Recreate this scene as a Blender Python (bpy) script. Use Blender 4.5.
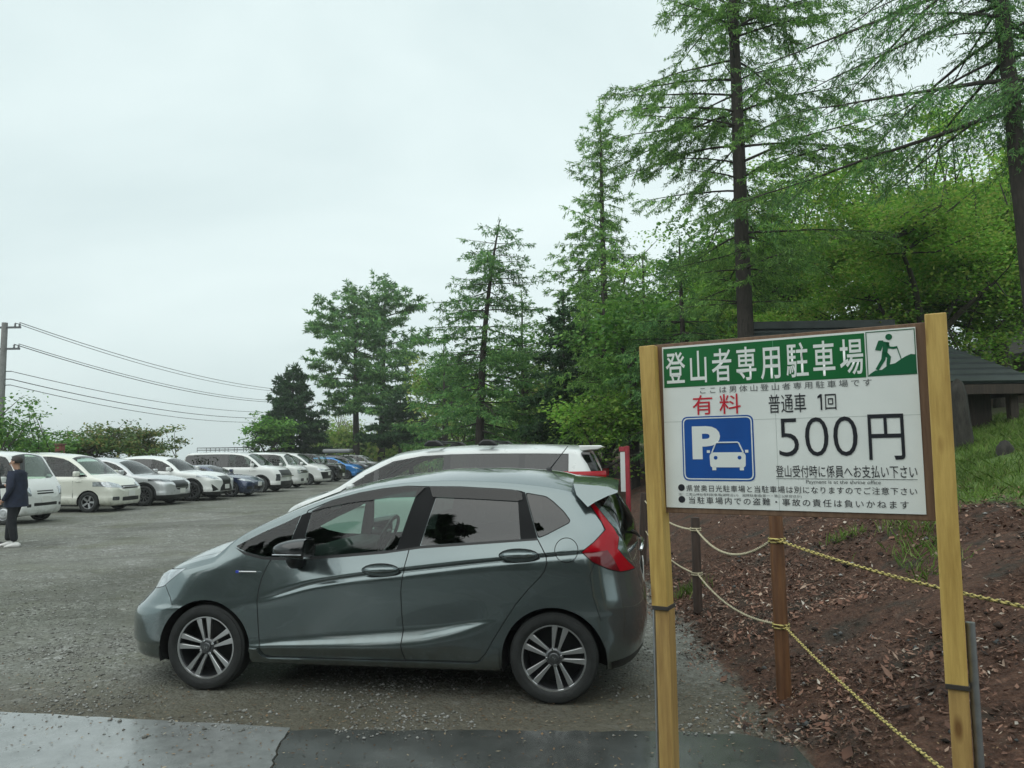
import bpy, bmesh, math, random
import numpy as np
from mathutils import Vector, Matrix

random.seed(7)
rng = np.random.default_rng(7)
for o in list(bpy.data.objects):
    bpy.data.objects.remove(o, do_unlink=True)
SC = bpy.context.scene
COL = SC.collection
R = math.radians

# ------------------------------------------------------------------ camera
cam_d = bpy.data.cameras.new('camera')
cam_d.sensor_width = 36.0
cam_d.lens = 752.0 / 1024.0 * 36.0
cam_d.clip_start = 0.05
cam_d.clip_end = 6000.0
cam = bpy.data.objects.new('camera', cam_d)
COL.objects.link(cam)
cam.matrix_world = (Matrix.Translation((0, 0, 1.70)) @ Matrix.Rotation(R(90 + 5.15), 4, 'X')
                    @ Matrix.Rotation(R(-0.62), 4, 'Z'))
SC.camera = cam

# ------------------------------------------------------------------ sky
SUN_EL, SUN_AZ = 56.0, 205.0
world = bpy.data.worlds.new('World')
SC.world = world
world.use_nodes = True
wn = world.node_tree
for n in list(wn.nodes):
    wn.nodes.remove(n)
w_out = wn.nodes.new('ShaderNodeOutputWorld')
w_bg = wn.nodes.new('ShaderNodeBackground')
w_bg.inputs['Strength'].default_value = 0.1
w_sky = wn.nodes.new('ShaderNodeTexSky')
w_sky.sky_type = 'NISHITA'
w_sky.sun_disc = False
w_sky.sun_elevation = R(SUN_EL)
w_sky.sun_rotation = R(SUN_AZ)
w_sky.air_density = 1.0
w_sky.dust_density = 4.0
w_tc = wn.nodes.new('ShaderNodeTexCoord')
w_map = wn.nodes.new('ShaderNodeMapping')
w_map.inputs['Scale'].default_value = (1.0, 1.0, 2.2)
w_no = wn.nodes.new('ShaderNodeTexNoise')
w_no.inputs['Scale'].default_value = 1.25
w_no.inputs['Detail'].default_value = 5.0
w_no.inputs['Roughness'].default_value = 0.52
w_no.inputs['Distortion'].default_value = 0.35
w_ramp = wn.nodes.new('ShaderNodeValToRGB')
w_ramp.color_ramp.elements[0].position = 0.30
w_ramp.color_ramp.elements[0].color = (0.500, 0.602, 0.612, 1)
w_ramp.color_ramp.elements[1].position = 0.68
w_ramp.color_ramp.elements[1].color = (0.675, 0.772, 0.770, 1)
w_sc = wn.nodes.new('ShaderNodeVectorMath')
w_sc.operation = 'SCALE'
w_sc.inputs['Scale'].default_value = 10.0
w_mix = wn.nodes.new('ShaderNodeMix')
w_mix.data_type = 'RGBA'
w_mix.inputs['Factor'].default_value = 0.95           # closed cloud cover
L = wn.links.new
L(w_tc.outputs['Generated'], w_map.inputs['Vector'])
L(w_map.outputs['Vector'], w_no.inputs['Vector'])
L(w_no.outputs['Fac'], w_ramp.inputs['Fac'])
L(w_ramp.outputs['Color'], w_sc.inputs[0])
L(w_sky.outputs['Color'], w_mix.inputs['A'])
L(w_sc.outputs['Vector'], w_mix.inputs['B'])
L(w_mix.outputs['Result'], w_bg.inputs['Color'])
L(w_bg.outputs['Background'], w_out.inputs['Surface'])

sun_d = bpy.data.lights.new('sun', 'SUN')
sun_d.energy = 1.3
sun_d.angle = R(100)
sun_d.color = (1.0, 0.98, 0.94)
sun = bpy.data.objects.new('sun', sun_d)
COL.objects.link(sun)
_az, _el = R(SUN_AZ), R(SUN_EL)
sun_dir = Vector((math.sin(_az) * math.cos(_el), math.cos(_az) * math.cos(_el), math.sin(_el)))
sun.rotation_euler = sun_dir.to_track_quat('Z', 'Y').to_euler()

SC.view_settings.view_transform = 'Standard'
SC.view_settings.look = 'None'
SC.view_settings.gamma = 1.0
SC.view_settings.exposure = 0.46
SC.view_settings.use_curve_mapping = False
SC.render.engine = 'CYCLES'
SC.cycles.max_bounces = 8
SC.cycles.transparent_max_bounces = 24
SC.cycles.use_denoising = True
SC.cycles.caustics_reflective = False
SC.cycles.caustics_refractive = False

# ------------------------------------------------------------------ small helpers
def link_obj(o, parent=None):
    COL.objects.link(o)
    if parent is not None:
        o.parent = parent
    return o

def tag(o, label=None, cat=None, group=None, kind=None):
    if label: o['label'] = label
    if cat: o['category'] = cat
    if group: o['group'] = group
    if kind: o['kind'] = kind
    return o

def thing(name, label, cat, loc=(0, 0, 0), rz=0.0, group=None):
    o = bpy.data.objects.new(name, None)
    o.empty_display_size = 0.2
    o.location = loc
    o.rotation_euler = (0, 0, rz)
    COL.objects.link(o)
    return tag(o, label, cat, group)

def copy_tree(o, parent=None):
    c = o.copy()
    COL.objects.link(c)
    if parent is not None:
        c.parent = parent
    for ch in list(o.children):
        copy_tree(ch, c)
    return c

def mesh_np(name, V, Fc, mat=None, parent=None, smooth=False):
    """V (n,3) array, Fc (m,k) int array of equal-sized faces."""
    V = np.asarray(V, dtype=np.float32)
    Fc = np.asarray(Fc, dtype=np.int32)
    me = bpy.data.meshes.new(name)
    k = Fc.shape[1]
    me.vertices.add(len(V))
    me.vertices.foreach_set('co', V.ravel())
    me.loops.add(Fc.size)
    me.loops.foreach_set('vertex_index', Fc.ravel())
    me.polygons.add(len(Fc))
    me.polygons.foreach_set('loop_start', np.arange(0, Fc.size, k, dtype=np.int32))
    me.polygons.foreach_set('loop_total', np.full(len(Fc), k, dtype=np.int32))
    if smooth:
        me.polygons.foreach_set('use_smooth', np.ones(len(Fc), dtype=bool))
    me.update(calc_edges=True)
    if mat: me.materials.append(mat)
    return link_obj(bpy.data.objects.new(name, me), parent)

class MB:
    """collects shapes into one mesh"""
    def __init__(self):
        self.v, self.f = [], []
    def add(self, v, f):
        b = len(self.v)
        self.v += [tuple(p) for p in v]
        self.f += [tuple(i + b for i in q) for q in f]
        return self
    def box(self, x0, x1, y0, y1, z0, z1, M=None):
        v = [(x, y, z) for z in (z0, z1) for y in (y0, y1) for x in (x0, x1)]
        if M: v = [tuple(M @ Vector(p)) for p in v]
        return self.add(v, [(0, 2, 3, 1), (4, 5, 7, 6), (0, 1, 5, 4), (2, 6, 7, 3), (0, 4, 6, 2), (1, 3, 7, 5)])
    def tube(self, pts, r, n=8, cap=True):
        pts = [Vector(p) for p in pts]
        rs = r if hasattr(r, '__len__') else [r] * len(pts)
        rings = []
        t0 = (pts[1] - pts[0]).normalized()
        up = Vector((0, 0, 1)) if abs(t0.z) < 0.9 else Vector((1, 0, 0))
        u = t0.cross(up).normalized()
        for i, p in enumerate(pts):
            t = (pts[min(i + 1, len(pts) - 1)] - pts[max(i - 1, 0)]).normalized()
            u = (u - t * u.dot(t))
            u = u.normalized() if u.length > 1e-6 else t.orthogonal().normalized()
            w = t.cross(u)
            rings.append([p + (u * math.cos(2 * math.pi * k / n) + w * math.sin(2 * math.pi * k / n)) * rs[i] for k in range(n)])
        v = [q for rg in rings for q in rg]
        f = []
        for i in range(len(pts) - 1):
            for k in range(n):
                f.append((i * n + k, i * n + (k + 1) % n, (i + 1) * n + (k + 1) % n, (i + 1) * n + k))
        if cap:
            f.append(tuple(range(n - 1, -1, -1)))
            f.append(tuple((len(pts) - 1) * n + k for k in range(n)))
        return self.add(v, f)
    def lathe(self, prof, n=32, M=None, close=False):
        """prof [(r,h)] around local Y axis"""
        v, f = [], []
        for (r, h) in prof:
            for k in range(n):
                a = 2 * math.pi * k / n
                v.append((r * math.cos(a), h, r * math.sin(a)))
        m = len(prof)
        for i in range(m - 1 + (1 if close else 0)):
            j = (i + 1) % m
            for k in range(n):
                f.append((i * n + k, j * n + k, j * n + (k + 1) % n, i * n + (k + 1) % n))
        if M: v = [tuple(M @ Vector(p)) for p in v]
        return self.add(v, f)
    def prism(self, poly, axis, a, b):
        """extrude a 2D polygon; axis 'y': poly is (x,z); 'x': (y,z); 'z': (x,y)"""
        n = len(poly)
        def P(p, t):
            return {'y': (p[0], t, p[1]), 'x': (t, p[0], p[1]), 'z': (p[0], p[1], t)}[axis]
        v = [P(p, a) for p in poly] + [P(p, b) for p in poly]
        f = [tuple(range(n)), tuple(range(2 * n - 1, n - 1, -1))]
        for i in range(n):
            j = (i + 1) % n
            f.append((i, i + n, j + n, j))
        return self.add(v, f)
    def build(self, name, mat=None, parent=None, smooth=False, bevel=0.0, segs=2, sub=0, auto=None):
        me = bpy.data.meshes.new(name)
        me.from_pydata(self.v, [], self.f)
        bm = bmesh.new()
        bm.from_mesh(me)
        bmesh.ops.recalc_face_normals(bm, faces=bm.faces)
        bm.to_mesh(me)
        bm.free()
        if smooth or auto is not None:
            me.polygons.foreach_set('use_smooth', [True] * len(me.polygons))
        if auto is not None:
            me.set_sharp_from_angle(angle=R(auto))
        if mat: me.materials.append(mat)
        o = link_obj(bpy.data.objects.new(name, me), parent)
        if bevel:
            md = o.modifiers.new('bevel', 'BEVEL')
            md.width = bevel
            md.segments = segs
            md.limit_method = 'ANGLE'
            md.angle_limit = R(40)
            md.harden_normals = False
        if sub:
            md = o.modifiers.new('sub', 'SUBSURF')
            md.levels = md.render_levels = sub
        return o

# ------------------------------------------------------------------ materials
MATS = {}
def new_mat(name):
    m = bpy.data.materials.new(name)
    m.use_nodes = True
    nt = m.node_tree
    b = nt.nodes.get('Principled BSDF')
    return m, nt, b

def noise_node(nt, scale, detail=3.0, rough=0.55, coord='Object', vec=None, stretch=None):
    tc = nt.nodes.new('ShaderNodeTexCoord')
    src = tc.outputs[coord]
    if stretch:
        mp = nt.nodes.new('ShaderNodeMapping')
        mp.inputs['Scale'].default_value = stretch
        nt.links.new(src, mp.inputs['Vector'])
        src = mp.outputs['Vector']
    n = nt.nodes.new('ShaderNodeTexNoise')
    n.inputs['Scale'].default_value = scale
    n.inputs['Detail'].default_value = detail
    n.inputs['Roughness'].default_value = rough
    nt.links.new(src, n.inputs['Vector'])
    return n

def ramp_node(nt, src, stops):
    r = nt.nodes.new('ShaderNodeValToRGB')
    els = r.color_ramp.elements
    while len(els) < len(stops):
        els.new(0.5)
    for e, (p, c) in zip(els, stops):
        e.position = p
        e.color = (c[0], c[1], c[2], 1) if len(c) == 3 else c
    nt.links.new(src, r.inputs['Fac'])
    return r

def mat(name, col, rough=0.5, metal=0.0, var=0.0, scale=6.0, bump=0.0, bscale=40.0, coat=0.0, spec=None,
        stretch=None, emit=0.0, trans=0.0):
    if name in MATS: return MATS[name]
    m, nt, b = new_mat(name)
    b.inputs['Base Color'].default_value = (*col, 1)
    b.inputs['Roughness'].default_value = rough
    b.inputs['Metallic'].default_value = metal
    if spec is not None: b.inputs['Specular IOR Level'].default_value = spec
    if coat:
        b.inputs['Coat Weight'].default_value = coat
        b.inputs['Coat Roughness'].default_value = 0.03
    if var:
        n = noise_node(nt, scale, 4, 0.6, stretch=stretch)
        lo = [max(0, c * (1 - var)) for c in col]
        hi = [min(1, c * (1 + var)) for c in col]
        r = ramp_node(nt, n.outputs['Fac'], [(0.3, lo), (0.7, hi)])
        nt.links.new(r.outputs['Color'], b.inputs['Base Color'])
    if bump:
        n2 = noise_node(nt, bscale, 4, 0.6, stretch=stretch)
        bp = nt.nodes.new('ShaderNodeBump')
        bp.inputs['Strength'].default_value = bump
        bp.inputs['Distance'].default_value = 0.02
        nt.links.new(n2.outputs['Fac'], bp.inputs['Height'])
        nt.links.new(bp.outputs['Normal'], b.inputs['Normal'])
    MATS[name] = m
    return m

def glass_mat(name, tint, refl_rough=0.0, base=0.08):
    """thin window pane: tinted see-through plus fresnel reflection"""
    if name in MATS: return MATS[name]
    m = bpy.data.materials.new(name)
    m.use_nodes = True
    nt = m.node_tree
    nt.nodes.clear()
    out = nt.nodes.new('ShaderNodeOutputMaterial')
    tr = nt.nodes.new('ShaderNodeBsdfTransparent')
    tr.inputs['Color'].default_value = (*tint, 1)
    gl = nt.nodes.new('ShaderNodeBsdfGlossy')
    gl.inputs['Roughness'].default_value = refl_rough
    gl.inputs['Color'].default_value = (1, 1, 1, 1)
    lw = nt.nodes.new('ShaderNodeFresnel')
    lw.inputs['IOR'].default_value = 1.52
    mx = nt.nodes.new('ShaderNodeMixShader')
    ad = nt.nodes.new('ShaderNodeMath')
    ad.operation = 'ADD'
    ad.use_clamp = True
    ad.inputs[1].default_value = base
    nt.links.new(lw.outputs['Fac'], ad.inputs[0])
    nt.links.new(ad.outputs[0], mx.inputs['Fac'])
    nt.links.new(tr.outputs[0], mx.inputs[1])
    nt.links.new(gl.outputs[0], mx.inputs[2])
    nt.links.new(mx.outputs[0], out.inputs['Surface'])
    MATS[name] = m
    return m

def paint_mat(name, col, metal=0.0, rough=0.35, flake=0.0):
    if name in MATS: return MATS[name]
    m, nt, b = new_mat(name)
    b.inputs['Base Color'].default_value = (*col, 1)
    b.inputs['Metallic'].default_value = metal
    b.inputs['Roughness'].default_value = rough
    b.inputs['Coat Weight'].default_value = 1.0
    b.inputs['Coat Roughness'].default_value = 0.04
    # rain drops and road film: faint unevenness of the clear coat
    n = noise_node(nt, 9.0, 5, 0.65)
    r = ramp_node(nt, n.outputs['Fac'], [(0.35, (rough * 0.9,) * 3), (0.75, (min(1, rough * 1.25),) * 3)])
    nt.links.new(r.outputs['Color'], b.inputs['Roughness'])
    # road film thrown up along the sills
    tc = nt.nodes.new('ShaderNodeTexCoord'); sx = nt.nodes.new('ShaderNodeSeparateXYZ'); nt.links.new(tc.outputs['Object'], sx.inputs[0])
    mr = nt.nodes.new('ShaderNodeMapRange'); mr.inputs['From Min'].default_value = .55; mr.inputs['From Max'].default_value = .16; nt.links.new(sx.outputs['Z'], mr.inputs['Value'])
    dn = noise_node(nt, 7.0, 6, .7, stretch=(1, 1, .5)); dm = nt.nodes.new('ShaderNodeMath'); dm.operation = 'MULTIPLY'
    dr = ramp_node(nt, dn.outputs['Fac'], [(.40, (0, 0, 0)), (.72, (.75, .75, .75))])
    nt.links.new(mr.outputs[0], dm.inputs[0]); nt.links.new(dr.outputs['Color'], dm.inputs[1])
    dx = nt.nodes.new('ShaderNodeMix'); dx.data_type = 'RGBA'; dx.inputs['A'].default_value = (*col, 1); dx.inputs['B'].default_value = (.11, .10, .08, 1)
    nt.links.new(dm.outputs[0], dx.inputs['Factor']); nt.links.new(dx.outputs['Result'], b.inputs['Base Color'])
    cw = nt.nodes.new('ShaderNodeMath'); cw.operation = 'SUBTRACT'; cw.inputs[0].default_value = 1.0; nt.links.new(dm.outputs[0], cw.inputs[1]); nt.links.new(cw.outputs[0], b.inputs['Coat Weight'])
    n2 = noise_node(nt, 2.2, 4, 0.6)
    r2 = ramp_node(nt, n2.outputs['Fac'], [(0.45, (0.010,) * 3), (0.78, (0.06,) * 3)])
    nt.links.new(r2.outputs['Color'], b.inputs['Coat Roughness'])
    MATS[name] = m
    return m

def pch(pts):
    """monotone cubic through (x,y) points"""
    x = np.array([p[0] for p in pts], float)
    y = np.array([p[1] for p in pts], float)
    h = np.diff(x)
    d = np.diff(y) / h
    m = np.zeros(len(x))
    if len(x) == 2:
        m[:] = d[0]
    else:
        for i in range(1, len(x) - 1):
            if d[i - 1] * d[i] > 0:
                w1, w2 = 2 * h[i] + h[i - 1], h[i] + 2 * h[i - 1]
                m[i] = (w1 + w2) / (w1 / d[i - 1] + w2 / d[i])
        m[0], m[-1] = d[0], d[-1]
    def f(t):
        t = np.clip(np.asarray(t, float), x[0], x[-1])
        i = np.clip(np.searchsorted(x, t, side='right') - 1, 0, len(x) - 2)
        u = (t - x[i]) / h[i]
        return ((1 + 2 * u) * (1 - u) ** 2 * y[i] + u * (1 - u) ** 2 * h[i] * m[i]
                + u * u * (3 - 2 * u) * y[i + 1] + u * u * (u - 1) * h[i] * m[i + 1])
    return f

def rnd_poly(poly, r, n=4):
    """round the corners of a polygon"""
    out = []
    N = len(poly)
    for i in range(N):
        p0, p, p1 = Vector(poly[i - 1]), Vector(poly[i]), Vector(poly[(i + 1) % N])
        a, b = (p0 - p), (p1 - p)
        rr = min(r, a.length * 0.45, b.length * 0.45)
        A, B = p + a.normalized() * rr, p + b.normalized() * rr
        for k in range(n + 1):
            t = k / n
            q = A * (1 - t) ** 2 + p * 2 * t * (1 - t) + B * t * t
            out.append((q.x, q.y))
    return out

def in_poly(x, y, poly):
    c = False
    j = len(poly) - 1
    for i in range(len(poly)):
        xi, yi = poly[i]
        xj, yj = poly[j]
        if (yi > y) != (yj > y) and x < (xj - xi) * (y - yi) / (yj - yi) + xi:
            c = not c
        j = i
    return c

def circle_poly(cx, cz, r, n=40, rz=None):
    return [(cx + r * math.cos(2 * math.pi * k / n), cz + (rz or r) * math.sin(2 * math.pi * k / n)) for k in range(n)]
# ------------------------------------------------------------------ car body engine
def _g(u, n):
    u = np.clip(u, 0.0, 1.0)
    return np.power(np.maximum(0, 1 - np.power(1 - u, n)), 1.0 / n)

def _pch_idx(A, m):
    """A (K,S): monotone interpolation down the rows, m[k] steps between row k and k+1"""
    K = A.shape[0]
    d = np.diff(A, axis=0)
    t = np.zeros_like(A)
    if K > 2:
        a, b = d[:-1], d[1:]
        same = a * b > 0
        with np.errstate(divide='ignore', invalid='ignore'):
            hm = np.where(same, 2 * a * b / (a + b), 0)
        t[1:-1] = hm
    t[0], t[-1] = d[0], d[-1]
    out = []
    for k in range(K - 1):
        for j in range(m[k]):
            u = j / m[k]
            out.append((1 + 2 * u) * (1 - u) ** 2 * A[k] + u * (1 - u) ** 2 * t[k] + u * u * (3 - 2 * u) * A[k + 1] + u * u * (u - 1) * t[k + 1])
    out.append(A[-1])
    return np.array(out)

def hull_bm(sp):
    s0, s1 = sp['s0'], sp['s1']
    top, bot, edge, yed = (pch(sp[k]) for k in ('top', 'bot', 'edge', 'yedge'))
    nf, tf = pch(sp['nose']), pch(sp['tail'])
    an, nn = sp.get('plan_n', (0.42, 2.3))
    at, nt = sp.get('plan_t', (0.35, 3.0))
    ce = [0, .0006, .0025, .006, .012, .02, .03, .043, .06, .08, .105, .135, .17, .21]
    ds = sp.get('ds', 0.05)
    if ds > .08: ce = [0, .003, .012, .03, .055, .09, .14, .2]
    mid = list(np.arange(s0 + ce[-1] + ds, s1 - ce[-1] - ds * .5, ds))
    S = np.array(sorted([s0 + c for c in ce] + mid + [s1 - c for c in ce]))
    zb, ze, zt = bot(S), edge(S), top(S)
    ze = np.maximum(ze, zb + 0.004)
    zt = np.maximum(zt, ze + 0.003)
    K = len(sp['rows']) + 1
    Z, Y, mm = [], [], []
    for k, (zf, yf, m) in enumerate(sp['rows']):
        z = zb + 0 if zf is None else (pch(zf)(S) if hasattr(zf, '__len__') else np.full(len(S), float(zf)))
        y = pch(yf)(S) if hasattr(yf, '__len__') else np.full(len(S), float(yf))
        Z.append(z); Y.append(y); mm.append(m)
    Z.append(ze); Y.append(yed(S))
    Z = np.array(Z); Y = np.array(Y)
    span = ze - zb
    for k in range(K):
        e = np.minimum(0.004, span / (K + 2))
        Z[k] = np.clip(Z[k], zb + e * k, ze - e * (K - 1 - k))
        if k: Z[k] = np.maximum(Z[k], Z[k - 1] + e * 0.2)
    Zs, Ys = _pch_idx(Z, mm), _pch_idx(Y, mm)
    pl = _g((S[None, :] - nf(Zs)) / an, nn) * _g((tf(Zs) - S[None, :]) / at, nt)
    Ys = Ys * pl
    # top sheet
    nt_ = sp.get('ntop', 12)
    pw = sp.get('crown', 2.3)
    th = np.linspace(0, math.pi / 2, nt_ + 1)[1:]
    fr = np.cos(th)
    fr = fr * .75 + (1 - np.arange(1, nt_ + 1) / nt_) * .25
    yt = Ys[-1][None, :] * fr[:, None]
    zt_ = ze[None, :] + (zt - ze)[None, :] * (1 - fr[:, None] ** pw)
    # bottom sheet
    yb = Ys[0][None, :] * np.array([0.0, 0.6])[:, None]
    zb_ = np.repeat(zb[None, :], 2, 0)
    YY = np.vstack([yb, Ys, yt]); ZZ = np.vstack([zb_, Zs, zt_])
    nr, ns = YY.shape
    part = [2, 2] + [0] * (Zs.shape[0] - 1) + [1] * nt_
    bm = bmesh.new()
    lay = bm.faces.layers.int.new('part')
    reg = bm.faces.layers.int.new('reg')
    for sg in (1, -1):
        g = [[bm.verts.new((S[j], sg * YY[i, j], ZZ[i, j])) for j in range(ns)] for i in range(nr)]
        for i in range(nr - 1):
            for j in range(ns - 1):
                q = (g[i][j], g[i][j + 1], g[i + 1][j + 1], g[i + 1][j])
                if sg > 0: q = q[::-1]
                f = bm.faces.new(q)
                f[lay] = part[i]
    bmesh.ops.remove_doubles(bm, verts=bm.verts, dist=2e-4)
    bmesh.ops.dissolve_degenerate(bm, edges=bm.edges, dist=1e-5)
    for f in bm.faces: f.smooth = True
    bm.normal_update()
    return bm, lay, reg

_AX = {'side': (0, 2), 'front': (1, 2), 'top': (0, 1)}

def cut_poly(bm, axis, poly, ok):
    a, b = _AX[axis]
    xs, ys = [p[0] for p in poly], [p[1] for p in poly]
    X0, X1, Y0, Y1 = min(xs), max(xs), min(ys), max(ys)
    def bb(f):
        u = [v.co[a] for v in f.verts]; w = [v.co[b] for v in f.verts]
        return min(u), max(u), min(w), max(w)
    cand = {}
    for f in bm.faces:
        if not ok(f): continue
        q = bb(f)
        if q[1] > X0 - 1e-4 and q[0] < X1 + 1e-4 and q[3] > Y0 - 1e-4 and q[2] < Y1 + 1e-4:
            cand[f] = q
    n = len(poly)
    for i in range(n):
        p, q = poly[i], poly[(i + 1) % n]
        dx, dy = q[0] - p[0], q[1] - p[1]
        if abs(dx) + abs(dy) < 1e-6: continue
        x0, x1 = min(p[0], q[0]) - 1e-4, max(p[0], q[0]) + 1e-4
        y0, y1 = min(p[1], q[1]) - 1e-4, max(p[1], q[1]) + 1e-4
        sub = [f for f, r in cand.items() if r[1] > x0 and r[0] < x1 and r[3] > y0 and r[2] < y1]
        if not sub: continue
        co = [0, 0, 0]; no = [0, 0, 0]
        co[a], co[b] = p
        no[a], no[b] = -dy, dx
        geom = set(sub)
        for f in sub:
            geom.update(f.edges); geom.update(f.verts)
        r = bmesh.ops.bisect_plane(bm, geom=list(geom), dist=1e-5, plane_co=co, plane_no=Vector(no).normalized())
        for f in sub: cand.pop(f, None)
        for g in r['geom']:
            if isinstance(g, bmesh.types.BMFace): cand[g] = bb(g)
    return [f for f in cand if f.is_valid]

def poly_faces(bm, axis, poly, ok):
    cand = cut_poly(bm, axis, poly, ok)
    a, b = _AX[axis]
    out = []
    for f in cand:
        c = f.calc_center_median()
        if in_poly(c[a], c[b], poly): out.append(f)
    return out

def offset_poly(poly, d):
    """grow (d>0) a polygon whatever its winding"""
    n = len(poly)
    A = sum(poly[i][0] * poly[(i + 1) % n][1] - poly[(i + 1) % n][0] * poly[i][1] for i in range(n))
    sg = 1 if A > 0 else -1
    out = []
    for i in range(n):
        p0, p, p1 = Vector(poly[i - 1]), Vector(poly[i]), Vector(poly[(i + 1) % n])
        e0, e1 = (p - p0), (p1 - p)
        if e0.length < 1e-7 or e1.length < 1e-7:
            out.append((p.x, p.y)); continue
        e0.normalize(); e1.normalize()
        n0, n1 = Vector((e0.y, -e0.x)), Vector((e1.y, -e1.x))
        k = (n0 + n1)
        k = k / max(0.35, k.length_squared / 2)
        q = p + k * d * sg
        out.append((q.x, q.y))
    return out

def smooth_poly(pts, n=4):
    """closed Catmull-Rom through the points"""
    out = []
    N = len(pts)
    for i in range(N):
        p0, p1, p2, p3 = (Vector(pts[(i + k) % N]) for k in (-1, 0, 1, 2))
        for j in range(n):
            t = j / n
            q = 0.5 * ((2 * p1) + (p2 - p0) * t + (2 * p0 - 5 * p1 + 4 * p2 - p3) * t * t + (3 * p1 - p0 - 3 * p2 + p3) * t ** 3)
            out.append((q.x, q.y))
    return out

def faces_to_mesh(name, faces, m, parent, offset=0.0, thick=0.0, flip=False, nrm=None):
    idx, V, F, N = {}, [], [], []
    for f in faces:
        q = []
        for v in f.verts:
            if v not in idx:
                idx[v] = len(V)
                n_ = nrm[v] if nrm and v in nrm else v.normal
                V.append(v.co + n_ * offset); N.append(n_ if not flip else -n_)
            q.append(idx[v])
        F.append(q[::-1] if flip else q)
    me = bpy.data.meshes.new(name)
    me.from_pydata([tuple(v) for v in V], [], F)
    me.polygons.foreach_set('use_smooth', [True] * len(F))
    if m: me.materials.append(m)
    if not thick:
        me.normals_split_custom_set_from_vertices([tuple(n_) for n_ in N])
    o = link_obj(bpy.data.objects.new(name, me), parent)
    if thick:
        bm = bmesh.new(); bm.from_mesh(me)
        r = bmesh.ops.extrude_face_region(bm, geom=bm.faces[:])
        for v in [g for g in r['geom'] if isinstance(g, bmesh.types.BMVert)]:
            v.co += v.normal * thick
        bmesh.ops.recalc_face_normals(bm, faces=bm.faces)
        bm.to_mesh(me); bm.free()
        me.set_sharp_from_angle(angle=R(35))
    return o

class CarBody:
    """cuts the hull along outlines and hands the pieces out as separate meshes"""
    def __init__(self, sp, root):
        self.sp, self.root = sp, root
        self.bm, self.lay, self.reg = hull_bm(sp)
        self.names = {0: None}
        self.nrm = None
    def ok_side(self, f):
        return f[self.lay] == 0
    def region(self, key, axis, poly, smin=-99, smax=99, parts=(0,), ymin=0.0, side=0, mirror=False, over=None):
        lay = self.lay
        def ok(f):
            if f[lay] not in parts: return False
            c = f.calc_center_median()
            if side and c.y * side < 0: return False
            return smin <= c.x <= smax and abs(c.y) >= ymin and (over is None or f[self.reg] in over)
        polys = [poly]
        if mirror: polys.append([(-p[0], p[1]) if axis == 'front' else (p[0], -p[1]) for p in poly])
        i = self.rid(key)
        for pl in polys:
            for f in poly_faces(self.bm, axis, pl, ok): f[self.reg] = i
        return i
    def rid(self, key):
        for i, k in self.names.items():
            if k == key: return i
        i = len(self.names)
        self.names[i] = key
        return i
    def delete(self, axis, poly, parts=(0, 2)):
        lay = self.lay
        fs = poly_faces(self.bm, axis, poly, lambda f: f[lay] in parts)
        bmesh.ops.delete(self.bm, geom=fs, context='FACES')
    def freeze(self):
        self.bm.normal_update()
        self.nrm = {v: v.normal.copy() for v in self.bm.verts}
    def faces(self, key, side=0):
        i = self.rid(key) if key else 0
        out = [f for f in self.bm.faces if f[self.reg] == i]
        if side: out = [f for f in out if f.calc_center_median().y * side > 0]
        return out
    def piece(self, name, key, m, parent=None, side=0, **kw):
        fs = self.faces(key, side)
        if not fs: return None
        return faces_to_mesh(name, fs, m, parent or self.root, nrm=self.nrm, **kw)
    def lining(self, z, m, keys):
        ids = [self.rid(k) if k else 0 for k in keys]
        fs = [f for f in self.bm.faces if f[self.reg] in ids and f.calc_center_median().z > z]
        return faces_to_mesh('cabin_lining', fs, m, self.root, offset=-0.025, flip=True, nrm=self.nrm)

BLACKPL = mat('black plastic', (0.012, 0.013, 0.014), 0.45)
GLOSSBLK = mat('gloss black trim', (0.008, 0.009, 0.010), 0.12, coat=0.6)
TYRE = mat('tyre rubber', (0.016, 0.018, 0.018), 0.72, var=0.4, scale=14, bump=0.25, bscale=90)
ALLOY = mat('machined alloy', (0.62, 0.63, 0.64), 0.28, 0.9)
ALLOYDARK = mat('dark wheel paint', (0.02, 0.021, 0.023), 0.35, 0.3)
SILVERW = mat('silver wheel paint', (0.48, 0.49, 0.50), 0.35, 0.8)
CHROME = mat('chrome', (0.75, 0.76, 0.77), 0.12, 1.0)
SEAT = mat('seat cloth', (0.022, 0.023, 0.026), 0.85, var=0.3, scale=30)
LINING = mat('cabin lining', (0.06, 0.062, 0.066), 0.9)
UNDER = mat('underbody', (0.010, 0.010, 0.010), 0.9)
REDLAMP = mat('red lamp lens', (0.36, 0.002, 0.010), 0.15, coat=.15, spec=.3)
DKREDLAMP = mat('dark red lamp lens', (0.13, 0.003, 0.008), 0.10, coat=.5)
LAMPCLEAR = mat('clear lamp lens', (0.42, 0.45, 0.47), 0.08, 0.55, var=0.45, scale=16, coat=1.0)
LAMPDARK = mat('smoked lamp lens', (0.10, 0.11, 0.12), 0.10, 0.5, var=0.5, scale=16, coat=1.0)
PLATE = mat('number plate', (0.72, 0.73, 0.70), 0.45)
GL_CLEAR = glass_mat('clear car glass', (0.60, 0.76, 0.69), base=0.0)
GL_PRIV = glass_mat('privacy car glass', (0.050, 0.062, 0.058), base=0.03)
VISOR = glass_mat('smoked visor', (0.05, 0.07, 0.075), refl_rough=0.05, base=0.0)
GAP = mat('shut gap', (0.004, 0.004, 0.004), 0.9)

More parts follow.
